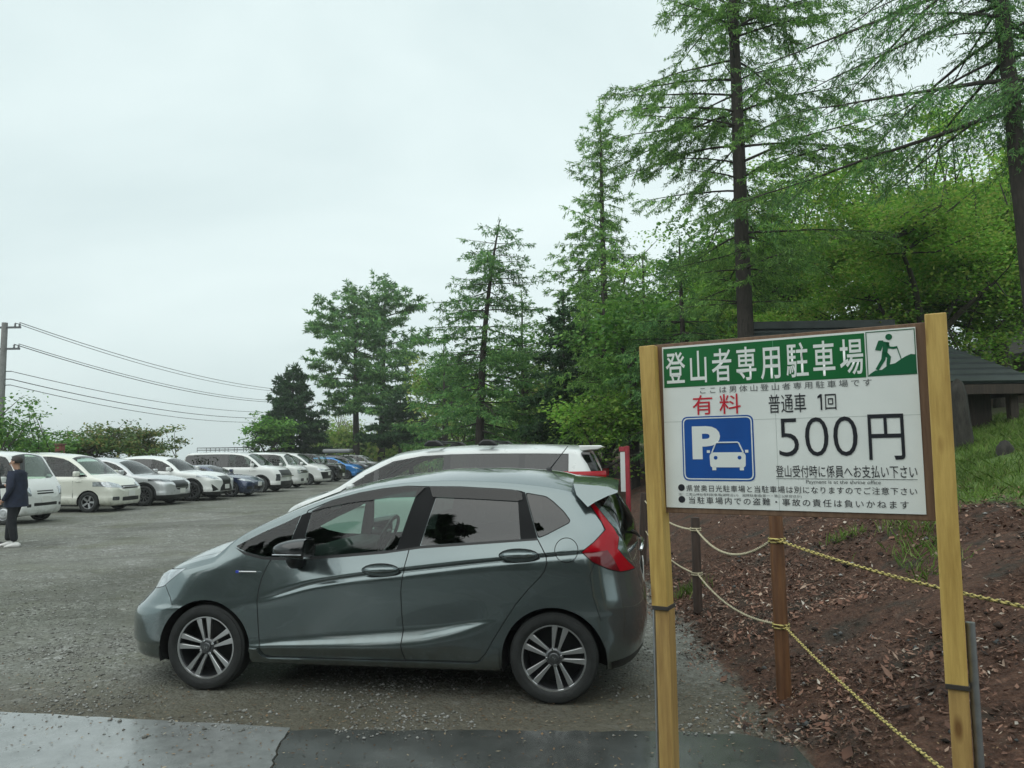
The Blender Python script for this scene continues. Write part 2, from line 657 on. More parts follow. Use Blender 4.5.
def wheel_protos(rad, width, rim_r, style):
    """tyre mesh + rim meshes lying around local Y, outer face at -Y"""
    w = width
    t = MB()
    k = rad - rim_r
    prof = [(rim_r - .006, -w * .42), (rim_r + k * .12, -w * .50), (rim_r + k * .45, -w * .535), (rim_r + k * .78, -w * .50),
            (rad - .018, -w * .455), (rad - .004, -w * .40), (rad, -w * .30), (rad, 0), (rad, w * .30), (rad - .004, w * .40), (rad - .02, w * .46),
            (rim_r + k * .5, w * .53), (rim_r, w * .42)]
    t.lathe(prof, 56)
    b = MB()
    b.lathe([(rim_r - .004, -w * .42), (rim_r - .012, -w * .40), (rim_r - .022, -w * .30), (rim_r - .03, w * .4), (.02, w * .38)], 48)
    lip = MB()
    lip.lathe([(rim_r + .001, -w * .425), (rim_r + .002, -w * .445), (rim_r - .010, -w * .44), (rim_r - .013, -w * .40)], 48)
    f = MB()
    yo = -w * .42
    def spoke(a0, a1, w0, w1, r0=.035, r1=None, y0=None, y1=None, dep=.022):
        r1 = r1 or rim_r - .008
        ys0, ys1 = yo + .022 if y0 is None else y0, yo + .004 if y1 is None else y1
        c0 = Vector((math.cos(a0) * r0, math.sin(a0) * r0)); c1 = Vector((math.cos(a1) * r1, math.sin(a1) * r1))
        dr = (c1 - c0).normalized(); nr = Vector((-dr.y, dr.x))
        n = 4
        vs, fs = [], []
        for i in range(n + 1):
            u = i / n
            c = c0.lerp(c1, u); ww = (w0 + (w1 - w0) * u ** 1.2) * .5; y = ys0 + (ys1 - ys0) * u
            for (sx, dy) in ((-1, 0), (1, 0), (1.1, dep), (-1.1, dep)):
                p = c + nr * ww * sx
                vs.append((p.x, y + dy, p.y))
        for i in range(n):
            for j in range(4):
                fs.append((i * 4 + j, i * 4 + (j + 1) % 4, i * 4 + 4 + (j + 1) % 4, i * 4 + 4 + j))
        fs += [(0, 3, 2, 1), tuple(n * 4 + q for q in range(4))]
        f.add(vs, fs)
    if style == 'pairs':
        for i in range(5):
            a = 2 * math.pi * i / 5 + math.pi / 2 + .12
            for sg in (-1, 1):
                spoke(a + sg * .42, a + sg * .185, .015, .040, .045)
    elif style == 'five':
        for i in range(5):
            a = 2 * math.pi * i / 5 + math.pi / 2
            spoke(a, a, .05, .062, .03)
    elif style == 'ten':
        for i in range(10):
            a = 2 * math.pi * i / 10
            spoke(a, a, .018, .026, .03)
    elif style == 'cap':
        f.lathe([(rim_r - .03, yo + .012), (rim_r - .06, yo - .002), (.07, yo + .004), (.06, yo - .012), (.0, yo - .014)], 36)
    hub = MB()
    hub.lathe([(.062, yo + .05), (.060, yo + .024), (.048, yo + .016), (.033, yo + .016), (.032, yo + .008), (.028, yo + .004), (0, yo + .003)], 28)
    nuts = []
    for i in range(4 if style == 'pairs' else 5):
        a = 2 * math.pi * i / (4 if style == 'pairs' else 5) + .5
        nuts.append((math.cos(a) * .050, math.sin(a) * .050))
    return t, b, lip, f, hub, nuts, yo

_WH = {}
def add_wheel(root, s, side, z_r, width, rim_r, style, half, spin=0.0, detail=True):
    key = (z_r, width, rim_r, style, detail)
    w = bpy.data.objects.new('wheel', None)
    w.empty_display_size = .1
    link_obj(w, root)
    w.location = (s, side * half, z_r)
    if side > 0: w.rotation_euler = (0, spin, math.pi)
    else: w.rotation_euler = (0, spin, 0)
    if key not in _WH:
        t, b, lip, f, hub, nuts, yo = wheel_protos(z_r, width, rim_r, style)
        o1 = t.build('tyre', TYRE, w, auto=40)
        face_m = ALLOY if style == 'pairs' else (SILVERW if style in ('cap', 'five') else mat('grey wheel paint', (.2, .205, .21), .35, .7))
        o2 = b.build('rim', ALLOYDARK if style != 'cap' else SILVERW, w, auto=40)
        obs = [o1, o2]
        obs.append(f.build('spokes', face_m, w, auto=40, bevel=.002 if detail else 0, segs=1))
        obs.append(lip.build('rim_lip', face_m, w, auto=50))
        if detail:
            obs.append(hub.build('hub_cap', mat('hub cap', (.12, .125, .13), .3, .7), w, auto=30))
            n = MB()
            for (x, z) in nuts:
                n.lathe([(.011, yo + .034), (.011, yo + .012), (.008, yo + .008), (0, yo + .008)], 8, Matrix.Translation((x, 0, z)))
            obs.append(n.build('wheel_nuts', CHROME, w, auto=30))
            e = MB()
            for q in (-.011, .008): e.box(q, q + .003, yo - .0005, yo + .004, -.011, .011)
            e.box(-.008, .008, yo - .0005, yo + .004, -.0015, .0015)
            obs.append(e.build('emblem', CHROME, w))
        _WH[key] = obs
    else:
        for o in _WH[key]:
            c = o.copy()
            link_obj(c, w)
    return w

def wheel_well(root, s, z, r, half, depth=.26):
    for sg in (-1, 1):
        m = MB()
        n = 28
        v, f = [], []
        for k in range(n + 1):
            a = math.pi * 1.16 * k / n - math.pi * .08
            c, q = math.cos(a) * r, math.sin(a) * r
            v += [(s + c, sg * half, z + q), (s + c, sg * (half - depth), z + q), (s, sg * (half - depth), z + .02)]
        for k in range(n):
            b = k * 3
            f += [(b, b + 3, b + 4, b + 1), (b + 1, b + 4, b + 5, b + 2)]
        m.add(v, f).build('wheel_well', UNDER, root)
# ------------------------------------------------------------------ the grey hatchback
HATCH_LOC = (-2.12805486, 6.43208188, 0.0)
HATCH_RZ = R(-8.776)

PILLAR = mat('pillar film', (.008, .009, .010), .5, spec=.15)
def make_hatchback():
    root = thing('hatchback_car', 'dark grey five-door hatchback parked side-on right behind the payment sign', 'car', HATCH_LOC, HATCH_RZ, 'parked cars')
    PAINT = paint_mat('grey metallic paint', (0.158, 0.196, 0.200), 0.78, 0.19)
    sp = dict(
        s0=-.835, s1=3.19, ds=.04, ntop=14, crown=2.3,
        top=[(-.835, .50), (-.825, .53), (-.765, .60), (-.68, .67), (-.61, .765), (-.55, .825), (-.46, .885), (-.32, .945), (-.19, .992), (-.05, 1.035),
             (.06, 1.075), (.3, 1.20), (.6, 1.335), (.9, 1.44), (1.15, 1.50), (1.5, 1.548), (1.77, 1.572), (2.05, 1.572), (2.44, 1.552), (2.55, 1.537),
             (2.68, 1.505), (2.8, 1.475), (2.9, 1.44), (2.97, 1.395), (3.076, 1.232), (3.125, 1.12), (3.142, .95), (3.16, .80), (3.187, .62), (3.19, .50)],
        edge=[(-.835, .46), (-.82, .50), (-.745, .575), (-.66, .645), (-.60, .715), (-.54, .765), (-.425, .825), (-.28, .868), (-.1, .915), (0, .94), (.06, .975), (.123, 1.03),
              (.272, 1.125), (.446, 1.205), (.669, 1.297), (.903, 1.378), (1.1, 1.428), (1.29, 1.460), (1.46, 1.478), (1.8, 1.492), (2.15, 1.478), (2.4, 1.455),
              (2.6, 1.425), (2.72, 1.39), (2.8, 1.33), (2.9, 1.235), (3.0, 1.125), (3.06, 1.0), (3.11, .87), (3.15, .72), (3.18, .55), (3.19, .46)],
        yedge=[(-.8, .70), (-.4, .73), (0, .74), (.2, .745), (.45, .715), (.75, .675), (1.1, .64), (1.6, .615), (2.2, .615), (2.6, .625), (2.8, .665), (2.95, .72), (3.1, .76), (3.2, .78)],
        bot=[(-.835, .34), (-.82, .22), (-.74, .18), (-.4, .18), (.35, .20), (2.2, .20), (2.9, .215), (3.08, .215), (3.16, .28), (3.19, .42)],
        nose=[(.17, -.80), (.35, -.83), (.5, -.835), (.6, -.765), (.7, -.68), (.8, -.63), (.9, -.58), (1.1, -.55)],
        tail=[(.19, 3.09), (.3, 3.165), (.45, 3.19), (.64, 3.19), (.8, 3.155), (.92, 3.148), (1.12, 3.135), (1.23, 3.09), (1.42, 2.985), (1.5, 2.92)],
        plan_n=(.52, 2.5), plan_t=(.40, 2.6),
        rows=[
            (None, .72, 2),
            (.225, .80, 2),
            (.29, [(-.8, .80), (.3, .832), (2.2, .832), (3.2, .82)], 2),
            ([(-.8, .33), (.35, .325), (.6, .338), (1.45, .369), (1.6, .381), (1.75, .418), (1.97, .483), (2.16, .534), (3.2, .56)],
             [(-.8, .83), (.1, .842), (.8, .858), (1.5, .864), (1.9, .858), (2.2, .846), (3.2, .835)], 2),
            ([(-.8, .37), (.35, .355), (.6, .372), (1.45, .455), (1.8, .497), (2.137, .552), (3.2, .60)],
             [(-.8, .835), (.2, .840), (.8, .830), (1.4, .816), (1.8, .824), (2.2, .846), (3.2, .835)], 4),
            ([(-.8, .56), (.3, .58), (.8, .63), (1.2, .645), (3.2, .645)], [(-.8, .83), (-.2, .845), (.1, .846), (.6, .834), (1.5, .836), (2.1, .842), (2.5, .852), (2.9, .846), (3.2, .83)], 4),
            ([(-.8, .60), (.2, .61), (.45, .635), (.6, .675), (.806, .732), (1.2, .800), (1.5, .835), (2.19, .915), (2.75, .966), (3.2, 1.0)],
             [(-.8, .80), (-.2, .838), (.3, .842), (.7, .842), (1.2, .845), (2.2, .846), (2.6, .842), (3.2, .80)], 3),
            ([(-.8, .64), (.2, .645), (.45, .67), (.6, .712), (.806, .772), (1.2, .838), (1.5, .873), (2.19, .953), (2.75, 1.005), (3.2, 1.04)],
             [(-.8, .79), (-.2, .832), (.4, .838), (.6, .830), (1.0, .824), (1.5, .822), (2.2, .823), (2.6, .822), (2.8, .815), (3.2, .79)], 2),
            ([(-.8, .66), (.2, .66), (.45, .685), (.6, .727), (.806, .787), (1.2, .853), (1.5, .888), (2.19, .968), (2.75, 1.02), (3.2, 1.055)],
             [(-.8, .785), (-.2, .829), (.4, .836), (.7, .838), (1.0, .841), (1.5, .842), (2.2, .842), (2.6, .834), (2.8, .815), (3.2, .78)], 4),
            ([(-.8, .76), (-.3, .83), (0, .885), (.25, .938), (.45, .946), (.68, .943), (1.36, .995), (1.53, 1.028), (2.44, 1.095), (2.8, 1.13), (3.2, 1.13)],
             [(-.8, .76), (-.3, .795), (0, .80), (.3, .79), (.6, .788), (1.5, .785), (2.4, .785), (2.8, .775), (3.2, .77)], 5),
            ([(-.8, .78), (-.3, .85), (0, .91), (.25, 1.02), (.45, 1.08), (.68, 1.12), (1.36, 1.23), (1.53, 1.255), (2.44, 1.275), (2.8, 1.23), (3.2, 1.20)],
             [(-.8, .74), (0, .775), (.3, .768), (.6, .750), (1.1, .728), (1.6, .714), (2.4, .714), (2.8, .725), (3.2, .77)], 5),
        ])
    cb = CarBody(sp, root)
    # outlines in the side view (metres from the front axle, height)
    fd = [(.494, .955), (.455, .885), (.426, .81), (.409, .73), (.405, .653), (.410, .55), (.419, .449), (.43, .34), (.442, .290), (.475, .262), (.55, .255), (.8, .256), (1.507, .262),
          (1.492, .32), (1.485, .368), (1.49, .462), (1.482, .60), (1.479, .739), (1.490, .83), (1.507, .926), (1.526, 1.031), (1.56, 1.18), (1.623, 1.452),
          (1.46, 1.456), (1.29, 1.440), (1.1, 1.408), (.9, 1.356), (.72, 1.283), (.665, 1.12), (.62, 1.0), (.57, .955)]
    rdr = [(1.507, .262), (1.75, .264), (1.98, .265), (2.03, .275), (2.081, .331), (2.136, .426), (2.21, .54), (2.29, .659), (2.38, .765), (2.46, .845), (2.495, .89), (2.509, .94),
           (2.503, .992), (2.475, 1.04), (2.438, 1.10), (2.385, 1.26), (2.336, 1.408), (2.25, 1.425), (2.15, 1.434), (1.86, 1.450), (1.623, 1.452),
           (1.56, 1.18), (1.526, 1.031), (1.507, .926), (1.490, .83), (1.479, .739), (1.482, .60), (1.49, .462), (1.485, .368), (1.492, .32)]
    for nm, pl in (('front_door', fd), ('rear_door', rdr)):
        cb.region('gap', 'side', offset_poly(pl, .0035))
        cb.region(nm, 'side', offset_poly(pl, -.0035))
    fr = circle_poly(2.643, 1.026, .082, 36)
    cb.region('gap', 'side', fr, side=-1)
    cb.region('fuel_lid', 'side', circle_poly(2.643, 1.026, .077, 36), side=-1)
    # bonnet shut line, bumper seams
    def strip(pts, w):
        up, dn = [], []
        for i, p in enumerate(pts):
            a, b = Vector(pts[max(i - 1, 0)]), Vector(pts[min(i + 1, len(pts) - 1)])
            t = (b - a).normalized(); nrm = Vector((-t.y, t.x)) * w * .5
            up.append((p[0] + nrm.x, p[1] + nrm.y)); dn.append((p[0] - nrm.x, p[1] - nrm.y))
        return up + dn[::-1]
    cb.region('gap', 'side', strip([(-.375, .745), (-.335, .71), (-.29, .66), (-.262, .605)], .005))
    cb.region('gap', 'side', strip([(2.835, .945), (2.80, .86), (2.82, .72), (2.87, .56)], .004))
    cb.region('gap', 'top', strip([(-.50, .47), (-.3, .60), (-.05, .655), (.05, .66)], .006), parts=(1,), mirror=True)
    # glass and black trim
    T = rnd_poly
    cb.region('belt_moulding', 'side', [(.183, 1.018), (.269, .968), (.42, .936), (.66, .930), (1.0, .955), (1.34, .986), (1.60, 1.024), (2.445, 1.088), (2.44, 1.103), (1.6, 1.043), (1.34, 1.005), (.66, .95), (.42, .955), (.27, .987)])
    cb.region('black_trim_a', 'side', [(.60, .96), (.705, .955), (.72, 1.05), (.75, 1.27), (.72, 1.268), (.675, 1.25), (.63, 1.10)])
    cb.region('black_trim_b', 'side', [(1.428, 1.012), (1.60, 1.04), (1.69, 1.377), (1.713, 1.447), (1.545, 1.449), (1.532, 1.377)])
    cb.region('black_trim_c', 'side', [(2.322, 1.092), (2.438, 1.103), (2.338, 1.40), (2.318, 1.418), (2.275, 1.426), (2.293, 1.349)])
    cb.region('quarter_glass', 'side', T([(.19, 1.025), (.272, .989), (.42, .957), (.595, .953), (.628, 1.10), (.672, 1.252), (.566, 1.200), (.39, 1.125)], .012))
    cb.region('front_window', 'side', T([(.69, .955), (.9, .967), (1.34, 1.006), (1.428, 1.014), (1.532, 1.377), (1.543, 1.447), (1.29, 1.431), (1.1, 1.399), (.9, 1.346), (.752, 1.282), (.722, 1.05)], .012))
    cb.region('rear_window', 'side', T([(1.605, 1.045), (2.322, 1.094), (2.293, 1.349), (2.28, 1.424), (2.15, 1.428), (1.86, 1.443), (1.715, 1.446), (1.692, 1.377)], .012))
    cb.region('gap', 'side', T(offset_poly([(2.448, 1.107), (2.50, 1.127), (2.655, 1.205), (2.662, 1.22), (2.62, 1.275), (2.54, 1.345), (2.49, 1.378), (2.349, 1.402)], .006), .02))
    cb.region('rear_quarter_glass', 'side', T([(2.448, 1.107), (2.50, 1.127), (2.655, 1.205), (2.662, 1.22), (2.62, 1.275), (2.54, 1.345), (2.49, 1.378), (2.349, 1.402)], .02))
    # lamps
    cb.region('gap', 'side', offset_poly([(-.56, .775), (-.425, .832), (-.20, .862), (-.385, .728), (-.50, .700), (-.60, .70)], .005), parts=(0, 1), ymin=.28)
    cb.region('headlamp', 'side', [(-.56, .775), (-.425, .832), (-.20, .862), (-.385, .728), (-.50, .700), (-.60, .70)], parts=(0, 1), ymin=.28)
    cb.region('gap', 'side', offset_poly([(2.785, 1.345), (2.84, 1.265), (2.883, 1.207), (2.909, 1.154), (2.83, 1.075), (2.75, 1.014), (2.824, .951), (2.927, .9), (3.0, .875), (3.10, .868), (3.045, .94), (2.985, 1.025), (2.995, 1.10), (2.958, 1.165), (2.815, 1.340)], .006), parts=(0, 1), ymin=.40)
    cb.region('tail_lamp', 'side', [(2.785, 1.345), (2.84, 1.265), (2.883, 1.207), (2.909, 1.154), (2.83, 1.075), (2.75, 1.014), (2.824, .951), (2.927, .9), (3.0, .875), (3.10, .868), (3.045, .94), (2.985, 1.025), (2.995, 1.10), (2.958, 1.165), (2.815, 1.340)], parts=(0, 1), ymin=.40)
    cb.region('tail_lamp_low', 'side', [(2.75, 1.012), (2.82, 1.014), (2.92, 1.022), (2.96, .96), (3.0, .875), (2.927, .9), (2.824, .951)], parts=(0, 1), ymin=.40)
    # windscreen, rear glass, hatch details, front openings
    cb.region('windscreen', 'top', T([(-.02, .0), (.02, .40), (.10, .62), (.5, .645), (.9, .60), (1.08, .56), (1.11, .0), (1.08, -.56), (.9, -.60), (.5, -.645), (.10, -.62), (.02, -.40)], .02), parts=(1,))
    cb.region('rear_glass', 'front', T([(-.60, 1.02), (.60, 1.02), (.56, 1.36), (.50, 1.47), (-.50, 1.47), (-.56, 1.36)], .05), parts=(1,), smin=2.78, over=(0,))
    cb.region('front_grille', 'front', T([(-.50, .60), (.50, .60), (.46, .69), (-.46, .69)], .03), parts=(0, 1), smax=-.35, over=(0,))
    cb.region('front_grille', 'front', T([(-.48, .235), (.48, .235), (.42, .40), (-.42, .40)], .04), parts=(0, 1), smax=-.35)
    cb.region('fog_trim', 'side', [(-.805, .44), (-.745, .415), (-.735, .31), (-.80, .29)], ymin=.1)
    cb.region('rear_skirt', 'side', [(2.93, .17), (2.93, .285), (3.06, .30), (3.2, .33), (3.2, .17)])
    # visors above the door glass, sills (taken before the wheel cut-outs)
    cb.delete('side', circle_poly(0, .29, .357, 48) , parts=(0, 2))
    cb.delete('side', circle_poly(2.545, .29, .357, 48), parts=(0, 2))
    cb.freeze()
    vis = {}
    for nm, pl in (('front', [(.735, 1.268), (.85, 1.300), (1.04, 1.336), (1.34, 1.369), (1.535, 1.375), (1.60, 1.444), (1.46, 1.455), (1.29, 1.440), (1.1, 1.408), (.9, 1.356)]),
                   ('rear', [(1.635, 1.450), (1.665, 1.376), (2.0, 1.362), (2.29, 1.346), (2.325, 1.358), (2.318, 1.400), (2.29, 1.416), (2.15, 1.432), (1.86, 1.448)])):
        fs = poly_faces(cb.bm, 'side', pl, lambda f: f[cb.lay] == 0)
        for sg in (-1, 1):
            vis[(nm, sg)] = [f for f in fs if f.calc_center_median().y * sg > 0]
    sk = [(.352, .321), (.415, .321), (.43, .285), (.455, .262), (.50, .253), (1.2, .258), (2.02, .262), (2.07, .30), (2.115, .375), (2.172, .375), (2.172, .193), (1.757, .201), (.649, .201), (.352, .201)]
    skf = poly_faces(cb.bm, 'side', sk, lambda f: f[cb.lay] == 0)
    cb.freeze()
    # hand the pieces out
    cb.piece('body', None, PAINT)
    cb.piece('panel_gaps', 'gap', GAP)
    for sg in (-1, 1):
        d = cb.piece('door', 'front_door', PAINT, side=sg)
        cb.piece('window', 'front_window', GL_CLEAR, d, side=sg)
        faces_to_mesh('rain_visor', vis[('front', sg)], VISOR, d, offset=.010, nrm=cb.nrm)
        hd = (1.331, sg * .853, .878)
        d2 = cb.piece('door', 'rear_door', PAINT, side=sg)
        cb.piece('window', 'rear_window', GL_PRIV, d2, side=sg)
        faces_to_mesh('rain_visor', vis[('rear', sg)], VISOR, d2, offset=.010, nrm=cb.nrm)
        for dd, (hx, hz) in ((d, (1.331, .878)), (d2, (2.317, .990))):
            m = MB()
            # bowl behind and grip in front
            n = 20
            bowl = [(hx + .135 * math.cos(2 * math.pi * k / n), hz + .042 * math.sin(2 * math.pi * k / n)) for k in range(n)]
            ring = [(hx + .141 * math.cos(2 * math.pi * k / n), hz + .046 * math.sin(2 * math.pi * k / n)) for k in range(n)]
            MB().prism(ring, 'y', sg * .82, sg * .8425).build('handle_seal', GAP, dd)
            bm_ = MB().prism(bowl, 'y', sg * .825, sg * .8445)
            bm_.build('handle_bowl', PAINT, dd, auto=30)
            m.tube([(hx - .125, sg * .842, hz + .0), (hx - .09, sg * .864, hz + .004), (hx - .03, sg * .871, hz + .004), (hx + .03, sg * .871, hz + .006), (hx + .09, sg * .862, hz + .008), (hx + .125, sg * .842, hz + .008)],
                   [.012, .019, .023, .023, .019, .012], 10)
            m.build('handle', PAINT, dd, smooth=True)
        cb.piece('quarter_window', 'quarter_glass', GL_CLEAR, side=sg)
        cb.piece('quarter_window', 'rear_quarter_glass', GL_PRIV, side=sg)
        cb.piece('headlamp', 'headlamp', LAMPCLEAR, side=sg)
        tl = cb.piece('tail_lamp', 'tail_lamp', REDLAMP, side=sg, offset=.004)
        cb.piece('lamp_lens', 'tail_lamp_low', DKREDLAMP, tl, side=sg, offset=.004)
        cb.piece('belt_moulding', 'belt_moulding', BLACKPL, side=sg)
        for q in 'abc': cb.piece('pillar_trim', 'black_trim_' + q, PILLAR, side=sg)
        cb.piece('fog_lamp_trim', 'fog_trim', CHROME, side=sg)
        faces_to_mesh('side_skirt', [f for f in skf if f.calc_center_median().y * sg > 0], PAINT, root, offset=.002, thick=.016, nrm=cb.nrm)
        # mirror
        m = MB()
        prof = [(-.135, .03), (-.12, .06), (-.05, .085), (.05, .088), (.11, .075), (.125, .05)]
        V, F = [], []
        n = 14
        nu = 8
        for i in range(nu + 1):
            u = i / nu
            # from the glass side rearwards to the rounded front
            sc = [1.0, 1.02, 1.0, .95, .86, .74, .58, .36, .02][i]
            xs = .86 - [0, .02, .06, .10, .145, .185, .22, .25, .268][i]
            for k in range(n):
                a = 2 * math.pi * k / n
                ex = 2.6
                cy, cz = math.cos(a), math.sin(a)
                ry = math.copysign(abs(cy) ** (2 / ex), cy) * .112 * sc
                rz_ = math.copysign(abs(cz) ** (2 / ex), cz) * .072 * sc
                V.append((xs, sg * (.985) + ry, 1.045 + rz_ - .012 * u))
        for i in range(nu):
            for k in range(n):
                F.append((i * n + k, i * n + (k + 1) % n, (i + 1) * n + (k + 1) % n, (i + 1) * n + k))
        F.append(tuple(range(n)))
        mir = MB().add(V, F).build('side_mirror', GLOSSBLK, root, auto=50)
        arm = MB()
        arm.tube([(.70, sg * .80, .935), (.70, sg * .87, .94), (.715, sg * .93, .965), (.72, sg * .95, 1.0)], [.058, .056, .05, .04], 10)
        arm.build('mirror_arm', BLACKPL, mir, smooth=True)
        g = MB().box(.8605, .862, sg * .985 - .095, sg * .985 + .095, .985, 1.105)
        g.build('mirror_glass', CHROME, mir)
        tr_ = MB().box(.64, .85, sg * 1.092 - .006, sg * 1.092 + .006, 1.008, 1.016)
        tr_.build('mirror_repeater', LAMPCLEAR, mir, bevel=.003)
        # fender badge
        bd = MB().box(.262, .40, sg * .8405, sg * .848, .848, .860)
        bo = bd.build('fender_badge', CHROME, root, bevel=.003)
        MB().box(.238, .262, sg * .8405, sg * .848, .845, .863).build('badge_mark', mat('badge blue', (.03, .06, .45), .3), bo, bevel=.003)
    cb.piece('fuel_lid', 'fuel_lid', PAINT)
    cb.piece('windscreen', 'windscreen', GL_CLEAR)
    cb.piece('rear_window', 'rear_glass', GL_PRIV)
    cb.piece('front_grille', 'front_grille', BLACKPL)
    cb.piece('rear_skirt', 'rear_skirt', BLACKPL)
    cb.lining(.86, LINING, [None, 'front_door', 'rear_door', 'black_trim_a', 'black_trim_b', 'black_trim_c', 'belt_moulding', 'gap'])
    # spoiler over the hatch with its two side fins
    V, F = [], []
    ys = [-.66, -.645, -.60, -.5, -.3, 0, .3, .5, .60, .645, .66]
    def prof(y):
        a = abs(y) / .66
        e = max(0, (a - .80) / .20)
        zt = 1.515 - .042 * a ** 2
        return [(2.655 + .03 * a, zt - .004), (2.80, zt - .012), (2.93 - .0 * a, zt - .026), (3.0, zt - .04 - .012 * a), (2.995, zt - .055 - .01 * a),
                (2.93, zt - .068 - .018 * e), (2.86 - .02 * e, zt - .080 - .048 * e), (2.79, zt - .075 - .085 * e), (2.71, zt - .05 - .03 * e)]
    for y in ys:
        e_ = max(0, (abs(y) / .66 - .80) / .20); zt_ = prof(y)[0][1] + .004
        for (x, z) in prof(y): V.append((x, y * (1 + .95 * (zt_ - z - .035) * e_), z))
    k = 9
    for i in range(len(ys) - 1):
        for j in range(k):
            F.append((i * k + j, i * k + (j + 1) % k, (i + 1) * k + (j + 1) % k, (i + 1) * k + j))
    F += [tuple(range(k)), tuple((len(ys) - 1) * k + j for j in range(k))]
    MB().add(V, F).build('roof_spoiler', PAINT, root, auto=38)
    # whip aerial
    a = MB()
    a.tube([(2.44, 0, 1.545), (2.46, 0, 1.565)], [.030, .018], 10)
    a.tube([(2.455, 0, 1.56), (2.60, 0, 1.74)], [.006, .003], 6)
    a.build('roof_aerial', BLACKPL, root, smooth=True)
    # number plates, rear handle garnish, wiper
    MB().box(3.163, 3.172, -.165, .165, .70, .865).build('number_plate', PLATE, root, bevel=.002)
    MB().box(-.812, -.803, -.165, .165, .40, .565).build('number_plate', PLATE, root, bevel=.002)
    MB().tube([(3.15, -.42, .985), (3.165, -.2, 1.0), (3.17, 0, 1.005), (3.165, .2, 1.0), (3.15, .42, .985)], .014, 8).build('hatch_garnish', CHROME, root, smooth=True)
    MB().tube([(3.145, 0, 1.03), (3.125, -.2, 1.08), (3.09, -.40, 1.12)], .009, 6).build('rear_wiper', BLACKPL, root)
    # running gear
    for s in (0, 2.545):
        wheel_well(root, s, .29, .362, .828)
        for sg in (-1, 1):
            add_wheel(root, s, sg,   .305, .175, .222, 'pairs', .742, spin=(.0 if s == 0 else .35) )
    fl = MB().box(.36, 2.18, -.74, .74, .19, .26)
    fl.build('floor_pan', UNDER, root)
    cabin(root, .86, 1.30, 2.15, .36, .50, 1)
    return root

def seat_mb(x, y, z, w, hb, rake=.22):
    m = MB()
    M = Matrix.Translation((x, y, z))
    m.box(-.27, .27, -w, w, -.10, .06, M)
    B = Matrix.Translation((x + .24, y, z + .02)) @ Matrix.Rotation(rake, 4, 'Y')
    m.box(-.07, .08, -w, w, 0, hb, B)
    m.box(-.05, .06, -w * .62, w * .62, hb + .02, hb + .20, B)
    return m

def cabin(root, dash, fs, rs, yo, zf, wheel_side):
    for y in (-yo, yo):
        seat_mb(fs, y, zf, .24, .56).build('seat', SEAT, root, auto=60, bevel=.05, segs=3)
    seat_mb(rs, 0, zf + .02, .60, .50).build('rear_seat', SEAT, root, auto=60, bevel=.05, segs=3)
    d = MB().prism([(dash - .65, .86), (dash - .2, .97), (dash - .02, .95), (dash + .02, .86), (dash - .08, .62), (dash - .6, .55)], 'y', -.70, .70)
    d.build('dashboard', mat('dashboard', (.014, .015, .016), .6), root, bevel=.03, segs=2, auto=40)
    n = 28
    M = Matrix.Translation((dash + .13, wheel_side * yo, .98 + (zf - .50))) @ Matrix.Rotation(R(24), 4, 'Y')
    pts = [M @ Vector((0, .185 * math.cos(2 * math.pi * k / n), .185 * math.sin(2 * math.pi * k / n))) for k in range(n + 1)]
    sw = MB().tube(pts, .015, 8, cap=False)
    for a in (0, math.pi, -math.pi / 2):
        sw.tube([M @ Vector((-.02, 0, 0)), M @ Vector((0, .18 * math.cos(a), .18 * math.sin(a)))], .016, 6)
    sw.box(-.04, 0, -.06, .06, -.05, .05, M)
    sw.build('steering_wheel', BLACKPL, root, auto=40)
    MB().tube([(dash - .22, 0, 1.30 + (zf - .50)), (dash - .21, 0, 1.33 + (zf - .50))], .02, 6).box(dash - .215, dash - .20, -.12, .12, 1.24 + (zf - .5), 1.30 + (zf - .5)).build('rear_view_mirror', BLACKPL, root)
# ------------------------------------------------------------------ terrain
def edge_x(y):
    return 1.55 + .03 * (np.minimum(y, 14) - 5) + np.maximum(0, y - 14) * .02

def _ss(a, b, x):
    t = np.clip((x - a) / (b - a), 0, 1)
    return t * t * (3 - 2 * t)

def terrain_z(x, y):
    x = np.asarray(x, float); y = np.asarray(y, float)
    t = x - edge_x(y)
    near = _ss(2.2, 4.6, y)                       # the bank starts beyond the sign
    rise = np.where(t > 0, .40 * np.minimum(t, 2.7) ** 1.08 * .93 + .20 * np.clip(t - 2.7, 0, 8) + .10 * np.clip(t - 10.7, 0, 25), 0)
    rise = rise * (.25 + .75 * near)
    bump = .035 * np.sin(x * 2.3 + y * 1.1) * np.sin(y * 1.9 - x * .7) + .02 * np.sin(x * 5.1 + 1.3) * np.sin(y * 4.3)
    rise = rise + bump * _ss(.1, 1.2, t)
    far = .012 * np.clip(y - 40, 0, 80) * _ss(-16, 4, x)
    lot = .010 * np.sin(x * .9 + 1) * np.sin(y * .7) * _ss(6.2, 9, y) * (t < 0)
    drop = -.02 * np.clip(-x - 24, 0, 200)
    return rise + far + lot + drop

def tz(x, y):
    return float(terrain_z(np.array([x]), np.array([y]))[0])

def _axis(*segs):
    out = []
    for a, b, d in segs:
        out += list(np.arange(a, b - 1e-6, d))
    return np.array(out + [segs[-1][1]])

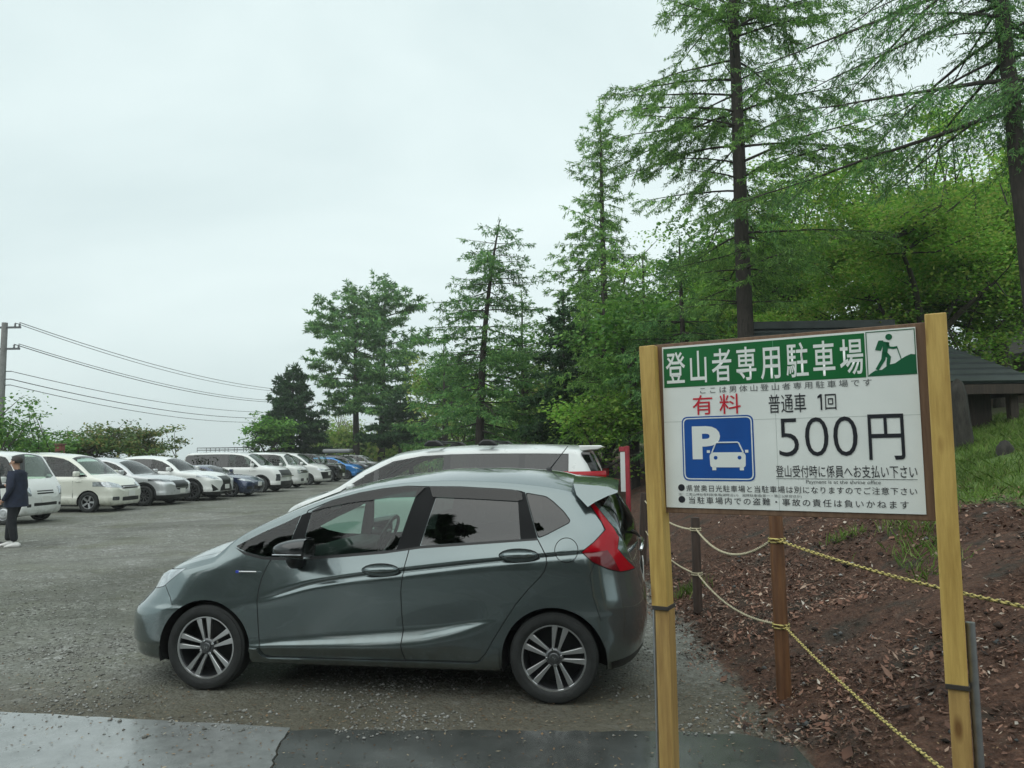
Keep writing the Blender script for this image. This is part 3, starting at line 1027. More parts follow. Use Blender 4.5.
gx = _axis((-700, -60, 40), (-60, -14, 1.5), (-14, 0.8, .3), (.8, 7.0, .085), (7.0, 16, .22), (16, 60, 2), (60, 700, 40))
gy = _axis((-40, -2, 4), (-2, 2, .4), (2, 12.5, .10), (12.5, 24, .3), (24, 90, 1.5), (90, 900, 45))
GX, GY = np.meshgrid(gx, gy, indexing='ij')
GZ = terrain_z(GX, GY)
def vnoise(x, y, s):
    """cheap smooth value noise"""
    x = np.asarray(x, float) / s; y = np.asarray(y, float) / s
    xi, yi = np.floor(x).astype(int), np.floor(y).astype(int)
    fx, fy = x - xi, y - yi
    fx = fx * fx * (3 - 2 * fx); fy = fy * fy * (3 - 2 * fy)
    def h(a, b):
        return (np.sin(a * 127.1 + b * 311.7) * 43758.5453) % 1.0
    return (h(xi, yi) * (1 - fx) + h(xi + 1, yi) * fx) * (1 - fy) + (h(xi, yi + 1) * (1 - fx) + h(xi + 1, yi + 1) * fx) * fy
soft = _ss(.1, .6, GX - edge_x(GY)) * _ss(2, 4.6, GY)
GZ = GZ + soft * ((vnoise(GX, GY, .16) - .5) * .035 + (vnoise(GX + 9, GY, .42) - .5) * .07)
nx, ny = GX.shape
V = np.stack([GX.ravel(), GY.ravel(), GZ.ravel()], 1)
ii = np.arange(nx * ny).reshape(nx, ny)
Fq = np.stack([ii[:-1, :-1].ravel(), ii[1:, :-1].ravel(), ii[1:, 1:].ravel(), ii[:-1, 1:].ravel()], 1)

def ground_material():
    m, nt, b = new_mat('lot ground')
    N, Lk = nt.nodes, nt.links.new
    tc = N.new('ShaderNodeTexCoord')
    sep = N.new('ShaderNodeSeparateXYZ'); Lk(tc.outputs['Object'], sep.inputs[0])
    def math_(op, a, b_=None, clamp=False):
        n = N.new('ShaderNodeMath'); n.operation = op; n.use_clamp = clamp
        for i, q in enumerate((a, b_)):
            if q is None: continue
            if isinstance(q, (int, float)): n.inputs[i].default_value = q
            else: Lk(q, n.inputs[i])
        return n.outputs[0]
    def noise(scale, det=4, rough=.6, dist=0.0):
        n = N.new('ShaderNodeTexNoise'); n.inputs['Scale'].default_value = scale
        n.inputs['Detail'].default_value = det; n.inputs['Roughness'].default_value = rough
        n.inputs['Distortion'].default_value = dist
        Lk(tc.outputs['Object'], n.inputs['Vector'])
        return n.outputs['Fac']
    def mix(f, a, c, mode='MIX'):
        n = N.new('ShaderNodeMix'); n.data_type = 'RGBA'; n.blend_type = mode
        for s_, q in (('Factor', f), ('A', a), ('B', c)):
            if isinstance(q, (int, float)): n.inputs[s_].default_value = q
            elif isinstance(q, tuple): n.inputs[s_].default_value = (*q, 1)
            else: Lk(q, n.inputs[s_])
        return n.outputs['Result']
    def sstep(v, lo, hi):
        n = N.new('ShaderNodeMapRange'); n.interpolation_type = 'SMOOTHSTEP'
        Lk(v, n.inputs['Value']); n.inputs['From Min'].default_value = lo; n.inputs['From Max'].default_value = hi
        return n.outputs['Result']
    # gravel: pebble cells over fines, broad worn and mossy patches
    vo = N.new('ShaderNodeTexVoronoi'); vo.inputs['Scale'].default_value = 46; Lk(tc.outputs['Object'], vo.inputs['Vector'])
    vo2 = N.new('ShaderNodeTexVoronoi'); vo2.inputs['Scale'].default_value = 18; Lk(tc.outputs['Object'], vo2.inputs['Vector'])
    sc = N.new('ShaderNodeSeparateColor'); Lk(vo.outputs['Color'], sc.inputs[0])
    sc2 = N.new('ShaderNodeSeparateColor'); Lk(vo2.outputs['Color'], sc2.inputs[0])
    peb = ramp_node(nt, sc.outputs[0], [(0.0, (.088, .090, .080)), (.45, (.180, .184, .166)), (.8, (.27, .276, .258)), (1.0, (.45, .45, .44))]).outputs['Color']
    fines = ramp_node(nt, noise(7, 6, .7), [(.30, (.104, .103, .088)), (.70, (.250, .248, .220))]).outputs['Color']
    grav = mix(math_('MULTIPLY', sstep(noise(3.1, 5, .65), .35, .6), .75), fines, peb)
    stone = sstep(sc2.outputs[0], .86, .90)
    grav = mix(math_('MULTIPLY', stone, sstep(noise(1.7), .45, .6)), grav, (.36, .36, .35))
    moss = sstep(noise(.55, 5, .65), .50, .66)
    grav = mix(math_('MULTIPLY', moss, .42), grav, (.135, .142, .080))
    # wheel lanes running along the lot
    mp = N.new('ShaderNodeMapping'); mp.inputs['Rotation'].default_value = (0, 0, R(-68)); mp.inputs['Scale'].default_value = (.10, 1.0, 1)
    Lk(tc.outputs['Object'], mp.inputs['Vector'])
    ln = N.new('ShaderNodeTexNoise'); ln.inputs['Scale'].default_value = .75; ln.inputs['Detail'].default_value = 5; ln.inputs['Roughness'].default_value = .6
    Lk(mp.outputs[0], ln.inputs['Vector'])
    lane = sstep(ln.outputs['Fac'], .40, .62)
    grav = mix(math_('MULTIPLY', lane, .45), grav, mix(noise(30), (.19, .195, .175), (.30, .305, .285)))
    big = sstep(noise(.18, 3), .35, .7)
    grav = mix(big, mix(1.0, grav, (.72, .74, .68), 'MULTIPLY'), grav)
    damp = sstep(noise(.9, 4, .6), .52, .64)
    damp2 = sstep(noise(.33, 5, .68, .6), .47, .60)
    grav = mix(math_('MULTIPLY', damp2, .55), grav, mix(1.0, grav, (.52, .52, .50), 'MULTIPLY'))
    nearstrip = sstep(sep.outputs[1], 6.4, 4.9)
    grav = mix(math_('MULTIPLY', nearstrip, .80), grav, mix(noise(22, 5, .7), (.034, .030, .020), (.135, .120, .085)))
    # soil of the bank
    soil = ramp_node(nt, noise(16, 7, .75), [(.25, (.018, .010, .007)), (.5, (.074, .038, .025)), (.75, (.16, .090, .060))]).outputs['Color']
    soil = mix(sstep(noise(2.3, 4), .5, .7), soil, (.040, .034, .026))
    forest = ramp_node(nt, noise(3.5, 6, .7), [(.3, (.040, .042, .020)), (.55, (.075, .082, .030)), (.75, (.085, .060, .035))]).outputs['Color']
    turf = ramp_node(nt, noise(9, 6, .7), [(.3, (.045, .080, .020)), (.6, (.110, .180, .042)), (.8, (.16, .21, .06))]).outputs['Color']
    at = N.new('ShaderNodeAttribute'); at.attribute_name = 'bank'
    ag = N.new('ShaderNodeAttribute'); ag.attribute_name = 'turf'
    af = N.new('ShaderNodeAttribute'); af.attribute_name = 'forest'
    jit = math_('MULTIPLY', math_('SUBTRACT', noise(2.6, 5, .65), .5), 1.3)
    kb = sstep(math_('ADD', at.outputs['Fac'], jit), .3, .7)
    kg = sstep(math_('ADD', ag.outputs['Fac'], jit), .35, .65)
    kf = sstep(math_('ADD', af.outputs['Fac'], jit), .35, .65)
    col = mix(kb, grav, soil)
    col = mix(kf, col, forest)
    col = mix(kg, col, turf)
    Lk(col, b.inputs['Base Color'])
    wet = math_('SUBTRACT', .92, math_('MULTIPLY', math_('MULTIPLY', damp, nearstrip), .35))
    Lk(wet, b.inputs['Roughness'])
    b.inputs['Specular IOR Level'].default_value = .35
    bp = N.new('ShaderNodeBump'); bp.inputs['Strength'].default_value = .8; bp.inputs['Distance'].default_value = .018
    hsum = math_('ADD', math_('MULTIPLY', vo.outputs['Distance'], -.9), math_('ADD', noise(24, 6, .7), math_('MULTIPLY', vo2.outputs['Distance'], -.5)))
    Lk(hsum, bp.inputs['Height']); Lk(bp.outputs['Normal'], b.inputs['Normal'])
    return m

ground = mesh_np('ground', V, Fq, ground_material(), smooth=True)
tag(ground, 'grey-brown gravel parking ground rising into a soil bank at its right edge', kind='structure')
tG = GX - edge_x(GY)
bank = _ss(-.25, .35, tG) * _ss(1.0, 3.0, GY)
turf_ = _ss(2.6, 3.4, tG) * _ss(5.0, 7.0, GY) * (1 - _ss(15, 19, GY))
forest_ = np.clip(_ss(3.0, 6.0, tG) * _ss(11, 15, GY) + _ss(44, 50, GY) * _ss(-11, -7, GX) + _ss(90, 120, GY) + _ss(-22, -26, GX), 0, 1)
for nm, arr in (('bank', bank), ('turf', turf_), ('forest', forest_)):
    a_ = ground.data.attributes.new(nm, 'FLOAT', 'POINT')
    a_.data.foreach_set('value', arr.ravel().astype(np.float32))

# ------------------------------------------------------------------ wet paved strip in front
def paving_material(name, lo, hi, wet_lo, wet_hi):
    m, nt, b = new_mat(name)
    n1 = noise_node(nt, 2.3, 6, .65); n2 = noise_node(nt, 90, 3, .6); n3 = noise_node(nt, 1.1, 4, .6); n4 = noise_node(nt, 14, 5, .7)
    r = ramp_node(nt, n1.outputs['Fac'], [(.3, lo), (.7, hi)])
    r4 = ramp_node(nt, n4.outputs['Fac'], [(.30, (.80, .80, .79)), (.66, (1.08, 1.08, 1.08))])
    mx = nt.nodes.new('ShaderNodeMix'); mx.data_type = 'RGBA'; mx.blend_type = 'MULTIPLY'; mx.inputs['Factor'].default_value = 1
    nt.links.new(r.outputs['Color'], mx.inputs['A']); nt.links.new(r4.outputs['Color'], mx.inputs['B'])
    nt.links.new(mx.outputs['Result'], b.inputs['Base Color'])
    rr = ramp_node(nt, n3.outputs['Fac'], [(.38, (wet_lo,) * 3), (.62, (wet_hi,) * 3)])
    nt.links.new(rr.outputs['Color'], b.inputs['Roughness'])
    b.inputs['Coat Weight'].default_value = .35
    b.inputs['Coat Roughness'].default_value = .10
    bp = nt.nodes.new('ShaderNodeBump'); bp.inputs['Strength'].default_value = .22; bp.inputs['Distance'].default_value = .004
    nt.links.new(n2.outputs['Fac'], bp.inputs['Height']); nt.links.new(bp.outputs['Normal'], b.inputs['Normal'])
    return m

def jag(pts, amp, step=.06):
    out = []
    for (a, b) in zip(pts[:-1], pts[1:]):
        n = max(1, int(math.hypot(b[0] - a[0], b[1] - a[1]) / step))
        for k in range(n):
            t = k / n
            out.append((a[0] + (b[0] - a[0]) * t + random.uniform(-amp, amp), a[1] + (b[1] - a[1]) * t + random.uniform(-amp, amp)))
    return out + [pts[-1]]
crack = jag([(-1.40, 4.79), (-1.33, 4.26), (-1.30, 3.2), (-1.2, 1.0), (-1.2, -6.0)], .015)
ledge = jag([(-40.0, 11.8), (-12.0, 6.75), (-3.42, 5.16), (-2.47, 5.0), (-1.39, 4.81)], .012, .1)
redge = jag([(-1.39, 4.79), (-.22, 4.74), (.75, 4.70), (1.30, 4.64), (1.58, 4.50), (1.68, 4.30), (1.68, 4.0), (1.60, 3.2), (1.55, 2.4), (1.9, -6)], .014, .07)
apron = MB().prism([(-40.0, -6.0)] + ledge + crack[1:], 'z', -.05, .020).build('pavement', paving_material('worn concrete', (.165, .175, .172), (.235, .246, .242), .12, .36), None)
tag(apron, 'pale worn concrete strip along the bottom left of the lot', kind='structure')
gapc = [(p[0] + .012, p[1]) for p in crack]
asph = MB().prism(redge[1:] + gapc[::-1][:-1] + [(-1.385, 4.77)], 'z', -.05, .016).build('pavement', paving_material('wet dark asphalt', (.042, .046, .044), (.088, .092, .088), .07, .30), None)
tag(asph, 'wet dark asphalt strip in front of the grey hatchback', kind='structure')

# ------------------------------------------------------------------ loose stuff on the ground
def island_random_mat(name, stops, rough=.85, trans=0.0, nz=None, coat=0.0):
    m, nt, b = new_mat(name)
    gi = nt.nodes.new('ShaderNodeNewGeometry')
    r = ramp_node(nt, gi.outputs['Random Per Island'], stops)
    col = r.outputs['Color']
    if nz:
        n = noise_node(nt, nz[0], 3, .6)
        r2 = ramp_node(nt, n.outputs['Fac'], [(.34, (nz[1],) * 3), (.66, (nz[2],) * 3)])
        mx = nt.nodes.new('ShaderNodeMix'); mx.data_type = 'RGBA'; mx.blend_type = 'MULTIPLY'; mx.inputs['Factor'].default_value = 1
        nt.links.new(col, mx.inputs['A']); nt.links.new(r2.outputs['Color'], mx.inputs['B'])
        col = mx.outputs['Result']
    nt.links.new(col, b.inputs['Base Color'])
    b.inputs['Roughness'].default_value = rough
    b.inputs['Specular IOR Level'].default_value = .3
    if trans:
        out = nt.nodes.get('Material Output')
        tl = nt.nodes.new('ShaderNodeBsdfTranslucent')
        nt.links.new(col, tl.inputs['Color'])
        ms = nt.nodes.new('ShaderNodeMixShader'); ms.inputs['Fac'].default_value = trans
        nt.links.new(b.outputs[0], ms.inputs[1]); nt.links.new(tl.outputs[0], ms.inputs[2])
        nt.links.new(ms.outputs[0], out.inputs['Surface'])
    return m

def on_paving(x, y):
    lim = np.interp(x, [-40, -12, -3.42, -2.47, -1.39, .75, 1.44, 1.7], [11.8, 6.75, 5.16, 5.0, 4.81, 4.70, 4.58, 4.25])
    return (y < lim) & (x < 1.7)
OCT = np.array([(1, 0, 0), (-1, 0, 0), (0, 1, 0), (0, -1, 0), (0, 0, 1), (0, 0, -1)], float)
OCF = np.array([(0, 2, 4), (2, 1, 4), (1, 3, 4), (3, 0, 4), (2, 0, 5), (1, 2, 5), (3, 1, 5), (0, 3, 5)])
def stones(name, x, y, s, m, sink=.25):
    n = len(x)
    z = np.where(on_paving(x, y), .019, terrain_z(x, y))
    k = rng.uniform(.6, 1.25, (n, 6, 3))
    a = rng.uniform(0, 6.28, n)
    P = OCT[None] * k * s[:, None, None] * np.array([1, 1, .62])
    ca, sa = np.cos(a)[:, None], np.sin(a)[:, None]
    P = np.stack([P[..., 0] * ca - P[..., 1] * sa, P[..., 0] * sa + P[..., 1] * ca, P[..., 2]], 2)
    P += np.stack([x, y, z + s * sink], 1)[:, None, :]
    Fi = (OCF[None] + (np.arange(n) * 6)[:, None, None]).reshape(-1, 3)
    return mesh_np(name, P.reshape(-1, 3), Fi, m)

n = 34000
x = rng.uniform(-7.5, 1.75, n); y = 4.6 + 7.0 * rng.beta(1.1, 2.6, n)
cl = vnoise(x, y, .45) * .6 + vnoise(x + 31, y, 1.3) * .6
ok = (~on_paving(x, y + .02 + .35 * rng.random(n) ** 2.5)) & (cl > .36 + .40 * rng.random(n))
x, y = x[ok], y[ok]
s = .005 + .026 * rng.beta(1.0, 5.0, len(x))
GRAVEL = island_random_mat('loose gravel', [(0, (.10, .10, .088)), (.5, (.22, .22, .20)), (.85, (.27, .27, .255)), (1, (.40, .40, .385))], .8)
tag(stones('gravel', x, y, s, GRAVEL), 'loose pale gravel scattered over the lot ground', 'gravel', kind='stuff')

def flakes(name, x, y, ln, wd, m, lift=.004, tilt=.35, z=None):
    n = len(x)
    z = terrain_z(x, y) if z is None else z
    a = rng.uniform(0, 6.28, n)
    u = np.stack([np.cos(a), np.sin(a), rng.normal(0, tilt, n)], 1); u /= np.linalg.norm(u, axis=1)[:, None]
    w = np.stack([-np.sin(a), np.cos(a), rng.normal(0, tilt, n)], 1); w /= np.linalg.norm(w, axis=1)[:, None]
    c = np.stack([x, y, z + lift + rng.uniform(0, 1, n) * lift * 2 + np.abs(u[:, 2]) * ln * .35], 1)
    k = rng.uniform(.5, 1, (n, 4))
    P = np.stack([c - u * (ln * k[:, 0])[:, None] * .5, c + w * (wd * k[:, 1])[:, None] * .5, c + u * (ln * k[:, 2])[:, None] * .5, c - w * (wd * k[:, 3])[:, None] * .5], 1)
    return mesh_np(name, P.reshape(-1, 3), np.arange(4 * n).reshape(n, 4), m)

# bark chips, needles and twigs on the bank
n = 95000
x = 1.35 + 6.5 * rng.beta(1.0, 2.0, n); y = 2.7 + 10.5 * rng.beta(1.1, 1.9, n)
t = x - edge_x(y)
ok = (t > -.12 + .5 * (rng.random(n) - .5)) & (~on_paving(x, y)) & (t < 3.6) & (rng.random(n) < .15 + 1.3 * _ss(.28, .72, .6 * vnoise(x, y, .35) + .4 * vnoise(x + 3, y, 1.1)))
x, y = x[ok], y[ok]
extra = (vnoise(x, y, .16) - .5) * .035 + (vnoise(x + 9, y, .42) - .5) * .07
zz = terrain_z(x, y) + extra * _ss(.1, .6, x - edge_x(y)) * _ss(2, 4.6, y)
ln = (.013 + .10 * rng.beta(1.0, 3.4, len(x))) * (1 + .8 * (rng.random(len(x)) > .97))
CHIP = island_random_mat('bark chips', [(0, (.024, .015, .012)), (.30, (.10, .052, .036)), (.55, (.20, .100, .068)), (.82, (.26, .155, .11)), (.95, (.34, .26, .20)), (1, (.52, .48, .42))], .75, nz=(2.1, .35, 1.25))
tag(flakes('mulch', x, y, ln, ln * rng.uniform(.12, .6, len(x)), CHIP, .006, .4, zz), 'reddish brown bark mulch covering the soil bank', 'mulch', kind='stuff')
# dark clods and lumps of soil
n = 900
x = 1.5 + 4.5 * rng.beta(1.1, 1.8, n); y = 2.8 + 9.5 * rng.beta(1.1, 1.8, n)
ok = (x - edge_x(y) > .05) & (vnoise(x + 2, y, .5) > .5)
x, y = x[ok], y[ok]
CLOD = island_random_mat('soil clods', [(0, (.012, .009, .007)), (.6, (.040, .026, .020)), (1, (.075, .048, .036))], .95)
tag(stones('soil_clods', x, y, .012 + .05 * rng.beta(1, 3.5, len(x)), CLOD, .15), 'dark clods of soil lying on the bank', 'soil', kind='stuff')
# low weeds on the bank
def weeds(n, boxes):
    X, Y = [], []
    for (cx_, cy_, rr_, k_) in boxes:
        X.append(cx_ + rng.normal(0, rr_, k_)); Y.append(cy_ + rng.normal(0, rr_, k_))
    return np.concatenate(X), np.concatenate(Y)
# leaf litter where gravel and bank meet and on the wet strip
n = 15000
x = rng.uniform(-5.5, 2.4, n); y = 3.6 + 2.9 * rng.random(n) ** 1.0
keep = (rng.random(n) < np.where(on_paving(x, y), .22, .75 * np.exp(-np.abs(y - 4.95) * 1.3) + .5 * (x > .9)))
x, y = x[keep], y[keep]
zz = np.where(on_paving(x, y), .020, terrain_z(x, y) + .004)
LITTER = island_random_mat('leaf litter', [(0, (.03, .02, .012)), (.5, (.11, .065, .035)), (.8, (.20, .13, .07)), (1, (.34, .29, .20))], .7)
tag(flakes('leaf_litter', x, y, rng.uniform(.012, .04, len(x)), rng.uniform(.006, .02, len(x)), LITTER, .003, .2, zz), 'small brown leaves and twigs strewn along the edge of the wet strip', 'leaf litter', kind='stuff')
n = 140
x = 1.3 + rng.uniform(0, 3.4, n); y = rng.uniform(3.0, 9.5, n)
ok = ((x - edge_x(y)) > -.1)
STONE = island_random_mat('bank stones', [(0, (.05, .055, .055)), (.6, (.12, .125, .125)), (1, (.42, .42, .40))], .8)
tag(stones('stones', x[ok], y[ok], rng.uniform(.012, .035, ok.sum()), STONE, .1), 'small grey stones lying in the bank mulch', 'stones', kind='stuff')

# grass on the slope
def blades(name, x, y, h, wd, m, lean=.45):
    n = len(x)
    z = terrain_z(x, y)
    a = rng.uniform(0, 6.28, n)
    w = np.stack([np.cos(a), np.sin(a), np.zeros(n)], 1) * (wd * .5)[:, None]
    d = np.stack([rng.normal(0, lean, n), rng.normal(0, lean, n), np.ones(n)], 1)
    d /= np.linalg.norm(d, axis=1)[:, None]
    c = np.stack([x, y, z - .01], 1)
    mid = c + d * (h * .55)[:, None]
    d2 = d + np.stack([d[:, 0], d[:, 1], -.25 * np.ones(n)], 1) * .8
    tip = mid + d2 * (h * .5)[:, None]
    P = np.stack([c - w, c + w, mid + w * .8, tip, mid - w * .8], 1)
    return mesh_np(name, P.reshape(-1, 3), np.arange(5 * n).reshape(n, 5), m)
n = 90000
x = rng.uniform(3.2, 12.5, n); y = rng.uniform(5.2, 17, n)
t = x - edge_x(y)
p = _ss(2.7, 3.5, t + .9 * (vnoise(x, y, .7) - .5)) * (.35 + .9 * vnoise(x + 5, y, .9))
patch = (np.abs(x - 3.55 - .25 * (y - 6.6)) < .22) & (np.abs(y - 6.6) < .6)          # the tuft strip on the bare soil
ok = (rng.random(n) < p) | (patch & (rng.random(n) < .6))
ok &= (x / y > .38) & (x / y < .80)
x, y = x[ok], y[ok]
wx, wy = weeds(0, [(3.9, 7.4, .16, 260), (4.3, 7.9, .2, 320), (1.95, 8.6, .12, 140), (3.6, 8.3, .10, 90), (4.6, 6.4, .10, 120), (5.0, 7.2, .12, 140)])
x, y = np.append(x, wx), np.append(y, wy)
GRASS = island_random_mat('grass', [(0, (.075, .145, .025)), (.5, (.155, .270, .048)), (.85, (.23, .35, .08)), (1, (.30, .32, .13))], .6, trans=.35, nz=(1.1, .55, 1.2))
tag(blades('grass', x, y, rng.uniform(.05, .17, len(x)), rng.uniform(.006, .014, len(x)), GRASS), 'bright green grass growing on the slope beside the right sign post', 'grass', kind='stuff')
# ------------------------------------------------------------------ text helper
def text_polys(s, x0, x1, z0, z1, y, m, name, parent, bold=0.0, space=1.0):
    """lettering fitted into a rectangle of the local XZ plane (reads from -Y)"""
    cu = bpy.data.curves.new(name, 'FONT')
    cu.body = s
    cu.size = 1.0
    cu.resolution_u = 4
    cu.offset = bold
    cu.space_character = space
    ob = bpy.data.objects.new(name, cu)
    COL.objects.link(ob)
    dg = bpy.context.evaluated_depsgraph_get()
    dg.update()
    me = bpy.data.meshes.new_from_object(ob.evaluated_get(dg))
    bpy.data.objects.remove(ob, do_unlink=True)
    co = np.zeros(len(me.vertices) * 3, np.float32)
    me.vertices.foreach_get('co', co)
    co = co.reshape(-1, 3)
    mn, mx = co.min(0), co.max(0)
    out = np.zeros_like(co)
    out[:, 0] = x0 + (co[:, 0] - mn[0]) / (mx[0] - mn[0]) * (x1 - x0)
    out[:, 2] = z0 + (co[:, 1] - mn[1]) / (mx[1] - mn[1]) * (z1 - z0)
    out[:, 1] = y
    me.vertices.foreach_set('co', out.ravel())
    me.update()
    me.name = name
    me.materials.clear()
    me.materials.append(m)
    o = bpy.data.objects.new(name, me)
    return link_obj(o, parent)

def wood_mat(name, lo, hi, rough=.6, stretch=(14, 14, 1.2), scale=2.2, bump=.15, knots=None):
    m, nt, b = new_mat(name)
    n = noise_node(nt, scale, 6, .65, stretch=stretch)
    r = ramp_node(nt, n.outputs['Fac'], [(.30, lo), (.72, hi)])
    col = r.outputs['Color']
    if knots:
        vo = nt.nodes.new('ShaderNodeTexVoronoi'); vo.inputs['Scale'].default_value = 2.6
        mp = nt.nodes.new('ShaderNodeMapping'); mp.inputs['Scale'].default_value = (3, 3, 1.0)
        tc = nt.nodes.new('ShaderNodeTexCoord')
        nt.links.new(tc.outputs['Object'], mp.inputs['Vector']); nt.links.new(mp.outputs[0], vo.inputs['Vector'])
        kr = ramp_node(nt, vo.outputs['Distance'], [(.06, knots), (.16, (1, 1, 1))])
        mx = nt.nodes.new('ShaderNodeMix'); mx.data_type = 'RGBA'; mx.blend_type = 'MULTIPLY'; mx.inputs['Factor'].default_value = 1
        nt.links.new(col, mx.inputs['A']); nt.links.new(kr.outputs['Color'], mx.inputs['B'])
        col = mx.outputs['Result']
    nt.links.new(col, b.inputs['Base Color'])
    b.inputs['Roughness'].default_value = rough
    if bump:
        n2 = noise_node(nt, scale * 3, 5, .6, stretch=stretch)
        bp = nt.nodes.new('ShaderNodeBump'); bp.inputs['Strength'].default_value = bump; bp.inputs['Distance'].default_value = .01
        nt.links.new(n2.outputs['Fac'], bp.inputs['Height']); nt.links.new(bp.outputs['Normal'], b.inputs['Normal'])
    return m

YELLOWWOOD = wood_mat('yellow stained timber', (.36, .225, .055), (.64, .45, .135), .5, knots=(.45, .33, .24))
OCHREWOOD = wood_mat('weathered yellow timber', (.24, .135, .045), (.50, .335, .115), .55, knots=(.4, .3, .25))
BROWNWOOD = wood_mat('brown backing timber', (.11, .060, .035), (.22, .135, .082), .6)
DARKWOOD = wood_mat('dark stained timber', (.030, .020, .016), (.075, .050, .038), .6)
RUSTWOOD = wood_mat('reddish timber', (.07, .030, .016), (.22, .105, .045), .5)

def make_payment_sign():
    A = Vector((.712, 3.53)); B = Vector((1.628, 3.0))          # the sheet's left and right edge
    w = (B - A).length
    ang = math.atan2(B.y - A.y, B.x - A.x)
    root = thing('parking_sign', 'large white and green hiker parking sign with a price in black between yellow timber posts', 'sign', (A.x, A.y, 0), ang)
    z0, z1 = 1.436, 2.184
    h = z1 - z0
    U = lambda u: u * w
    Wv = lambda v: z1 - v * h
    # backing board and sheet; local -Y faces the camera
    MB().box(-.055, w + .060, .004, .030, z0 - .025, z1 + .016).build('backing_board', BROWNWOOD, root, bevel=.003)
    sheet_m, nt, b = new_mat('sign sheet')
    n = noise_node(nt, 5, 5, .6); r = ramp_node(nt, n.outputs['Fac'], [(.3, (.72, .76, .73)), (.7, (.79, .83, .80))])
    nt.links.new(r.outputs['Color'], b.inputs['Base Color']); b.inputs['Roughness'].default_value = .35
    MB().box(0, w, -.002, .003, z0, z1).build('sign_sheet', sheet_m, root)
    # seams where the sheets of film meet
    GREY = mat('film seam', (.45, .50, .47), .5)
    MB().box(0, w, -.0026, -.0021, Wv(.474), Wv(.4715)).build('film_seam', GREY, root)
    MB().box(U(.475), U(.4765), -.0026, -.0021, z0, Wv(.262)).build('film_seam', GREY, root)
    GREEN = mat('sign green', (.004, .125, .030), .35, var=.15, scale=4)
    DGREEN = mat('pictogram green', (.006, .11, .045), .35)
    WHITE = mat('sign white lettering', (.74, .78, .75), .4)
    BLACK = mat('sign black lettering', (.010, .012, .018), .45)
    GREYT = mat('sign faded lettering', (.09, .10, .10), .5)
    RED = mat('sign red lettering', (.52, .012, .030), .45)
    BLUE = mat('sign blue', (.006, .075, .32), .35, var=.1, scale=5)
    MB().box(U(.006), U(.822), -.0035, -.0022, Wv(.258), Wv(.012)).build('title_band', GREEN, root)
    MB().box(U(.475), U(.4775), -.0040, -.0036, Wv(.258), Wv(.012)).build('film_seam', mat('green film seam', (.10, .30, .16), .4), root)
    def T(s, u0, u1, v0, v1, m, y=-.0045, bold=0.0, name='lettering', space=1.0):
        return text_polys(s, U(u0), U(u1), Wv(v1), Wv(v0), y, m, name, root, bold, space)
    T('登山者専用駐車場', .016, .815, .036, .240, WHITE, bold=.010, space=1.28)
    T('ここは男体山登山者専用駐車場です', .166, .840, .266, .306, GREYT, space=1.45)
    T('有料', .131, .337, .314, .434, RED, bold=.004, space=1.45)
    T('普通車', .450, .596, .330, .440, BLACK)
    MB().prism([(U(.6505), Wv(.430)), (U(.6565), Wv(.430)), (U(.6565), Wv(.340)), (U(.650), Wv(.340)), (U(.640), Wv(.353)), (U(.640), Wv(.364)), (U(.6505), Wv(.357))], 'y', -.0045, -.0032).build('lettering', BLACK, root)
    T('回', .668, .709, .342, .430, BLACK)
    T('500', .485, .780, .470, .690, BLACK, bold=-.012)
    T('円', .818, .942, .464, .712, BLACK)
    T('登山受付時に係員へお支払い下さい', .468, .978, .742, .810, BLACK)
    MB().box(U(.468), U(.978), -.0036, -.0024, Wv(.8185), Wv(.8165)).build('rule_line', GREYT, root)
    T('Payment is at the shrine office', .583, .853, .824, .850, GREYT)
    for v0, v1 in ((.856, .899), (.929, .970)):
        n_ = 24
        c = [(U(.070) + .0155 * math.cos(2 * math.pi * k / n_), (Wv(v0) + Wv(v1)) / 2 + .0155 * math.sin(2 * math.pi * k / n_)) for k in range(n_)]
        MB().prism(c, 'y', -.0036, -.0024).build('bullet_mark', BLACK, root)
    T('県営奥日光駐車場と当駐車場は別になりますのでご注意下さい', .092, .974, .860, .900, BLACK, space=1.12)
    T('注：二荒山神社有料駐車場(湖畔沿い)　湖畔駐車場(第一・第二)(県営ほか)', .057, .563, .909, .928, GREYT)
    T('当駐車場内での盗難・事故の責任は負いかねます', .102, .944, .931, .973, BLACK, space=1.28)
    # blue parking emblem
    x0, x1, y0, y1 = U(.080), U(.385), Wv(.835), Wv(.444)
    def rr(i, r): return rnd_poly([(x0 + i, y0 + i), (x1 - i, y0 + i), (x1 - i, y1 - i), (x0 + i, y1 - i)], r, 6)
    MB().prism(rr(0, .030), 'y', -.0036, -.0022).build('parking_emblem', BLUE, root)
    ring_o, ring_i = rr(.006, .026), rr(.011, .022)
    m = MB(); nn = len(ring_o)
    m.add([(p[0], -.0042, p[1]) for p in ring_o] + [(p[0], -.0042, p[1]) for p in ring_i], [(k, (k + 1) % nn, nn + (k + 1) % nn, nn + k) for k in range(nn)])
    m.build('emblem_border', WHITE, root)
    text_polys('P', x0 + .047, x0 + .175, y1 - .195, y1 - .045, -.0044, WHITE, 'lettering', root, .045)
    # car front drawn in white
    cx = x0 + .205; cz = y0 + .098
    body = rnd_poly([(cx - .078, cz - .037), (cx + .078, cz - .037), (cx + .080, cz + .018), (cx + .070, cz + .030), (cx + .056, cz + .030), (cx - .056, cz + .030), (cx - .070, cz + .030), (cx - .080, cz + .018)], .012, 4)
    MB().prism(body, 'y', -.0046, -.0037).build('car_pictogram', WHITE, root)
    gh = [(cx - .070, cz + .028), (cx - .052, cz + .070), (cx - .046, cz + .074), (cx + .046, cz + .074), (cx + .052, cz + .070), (cx + .070, cz + .028)]
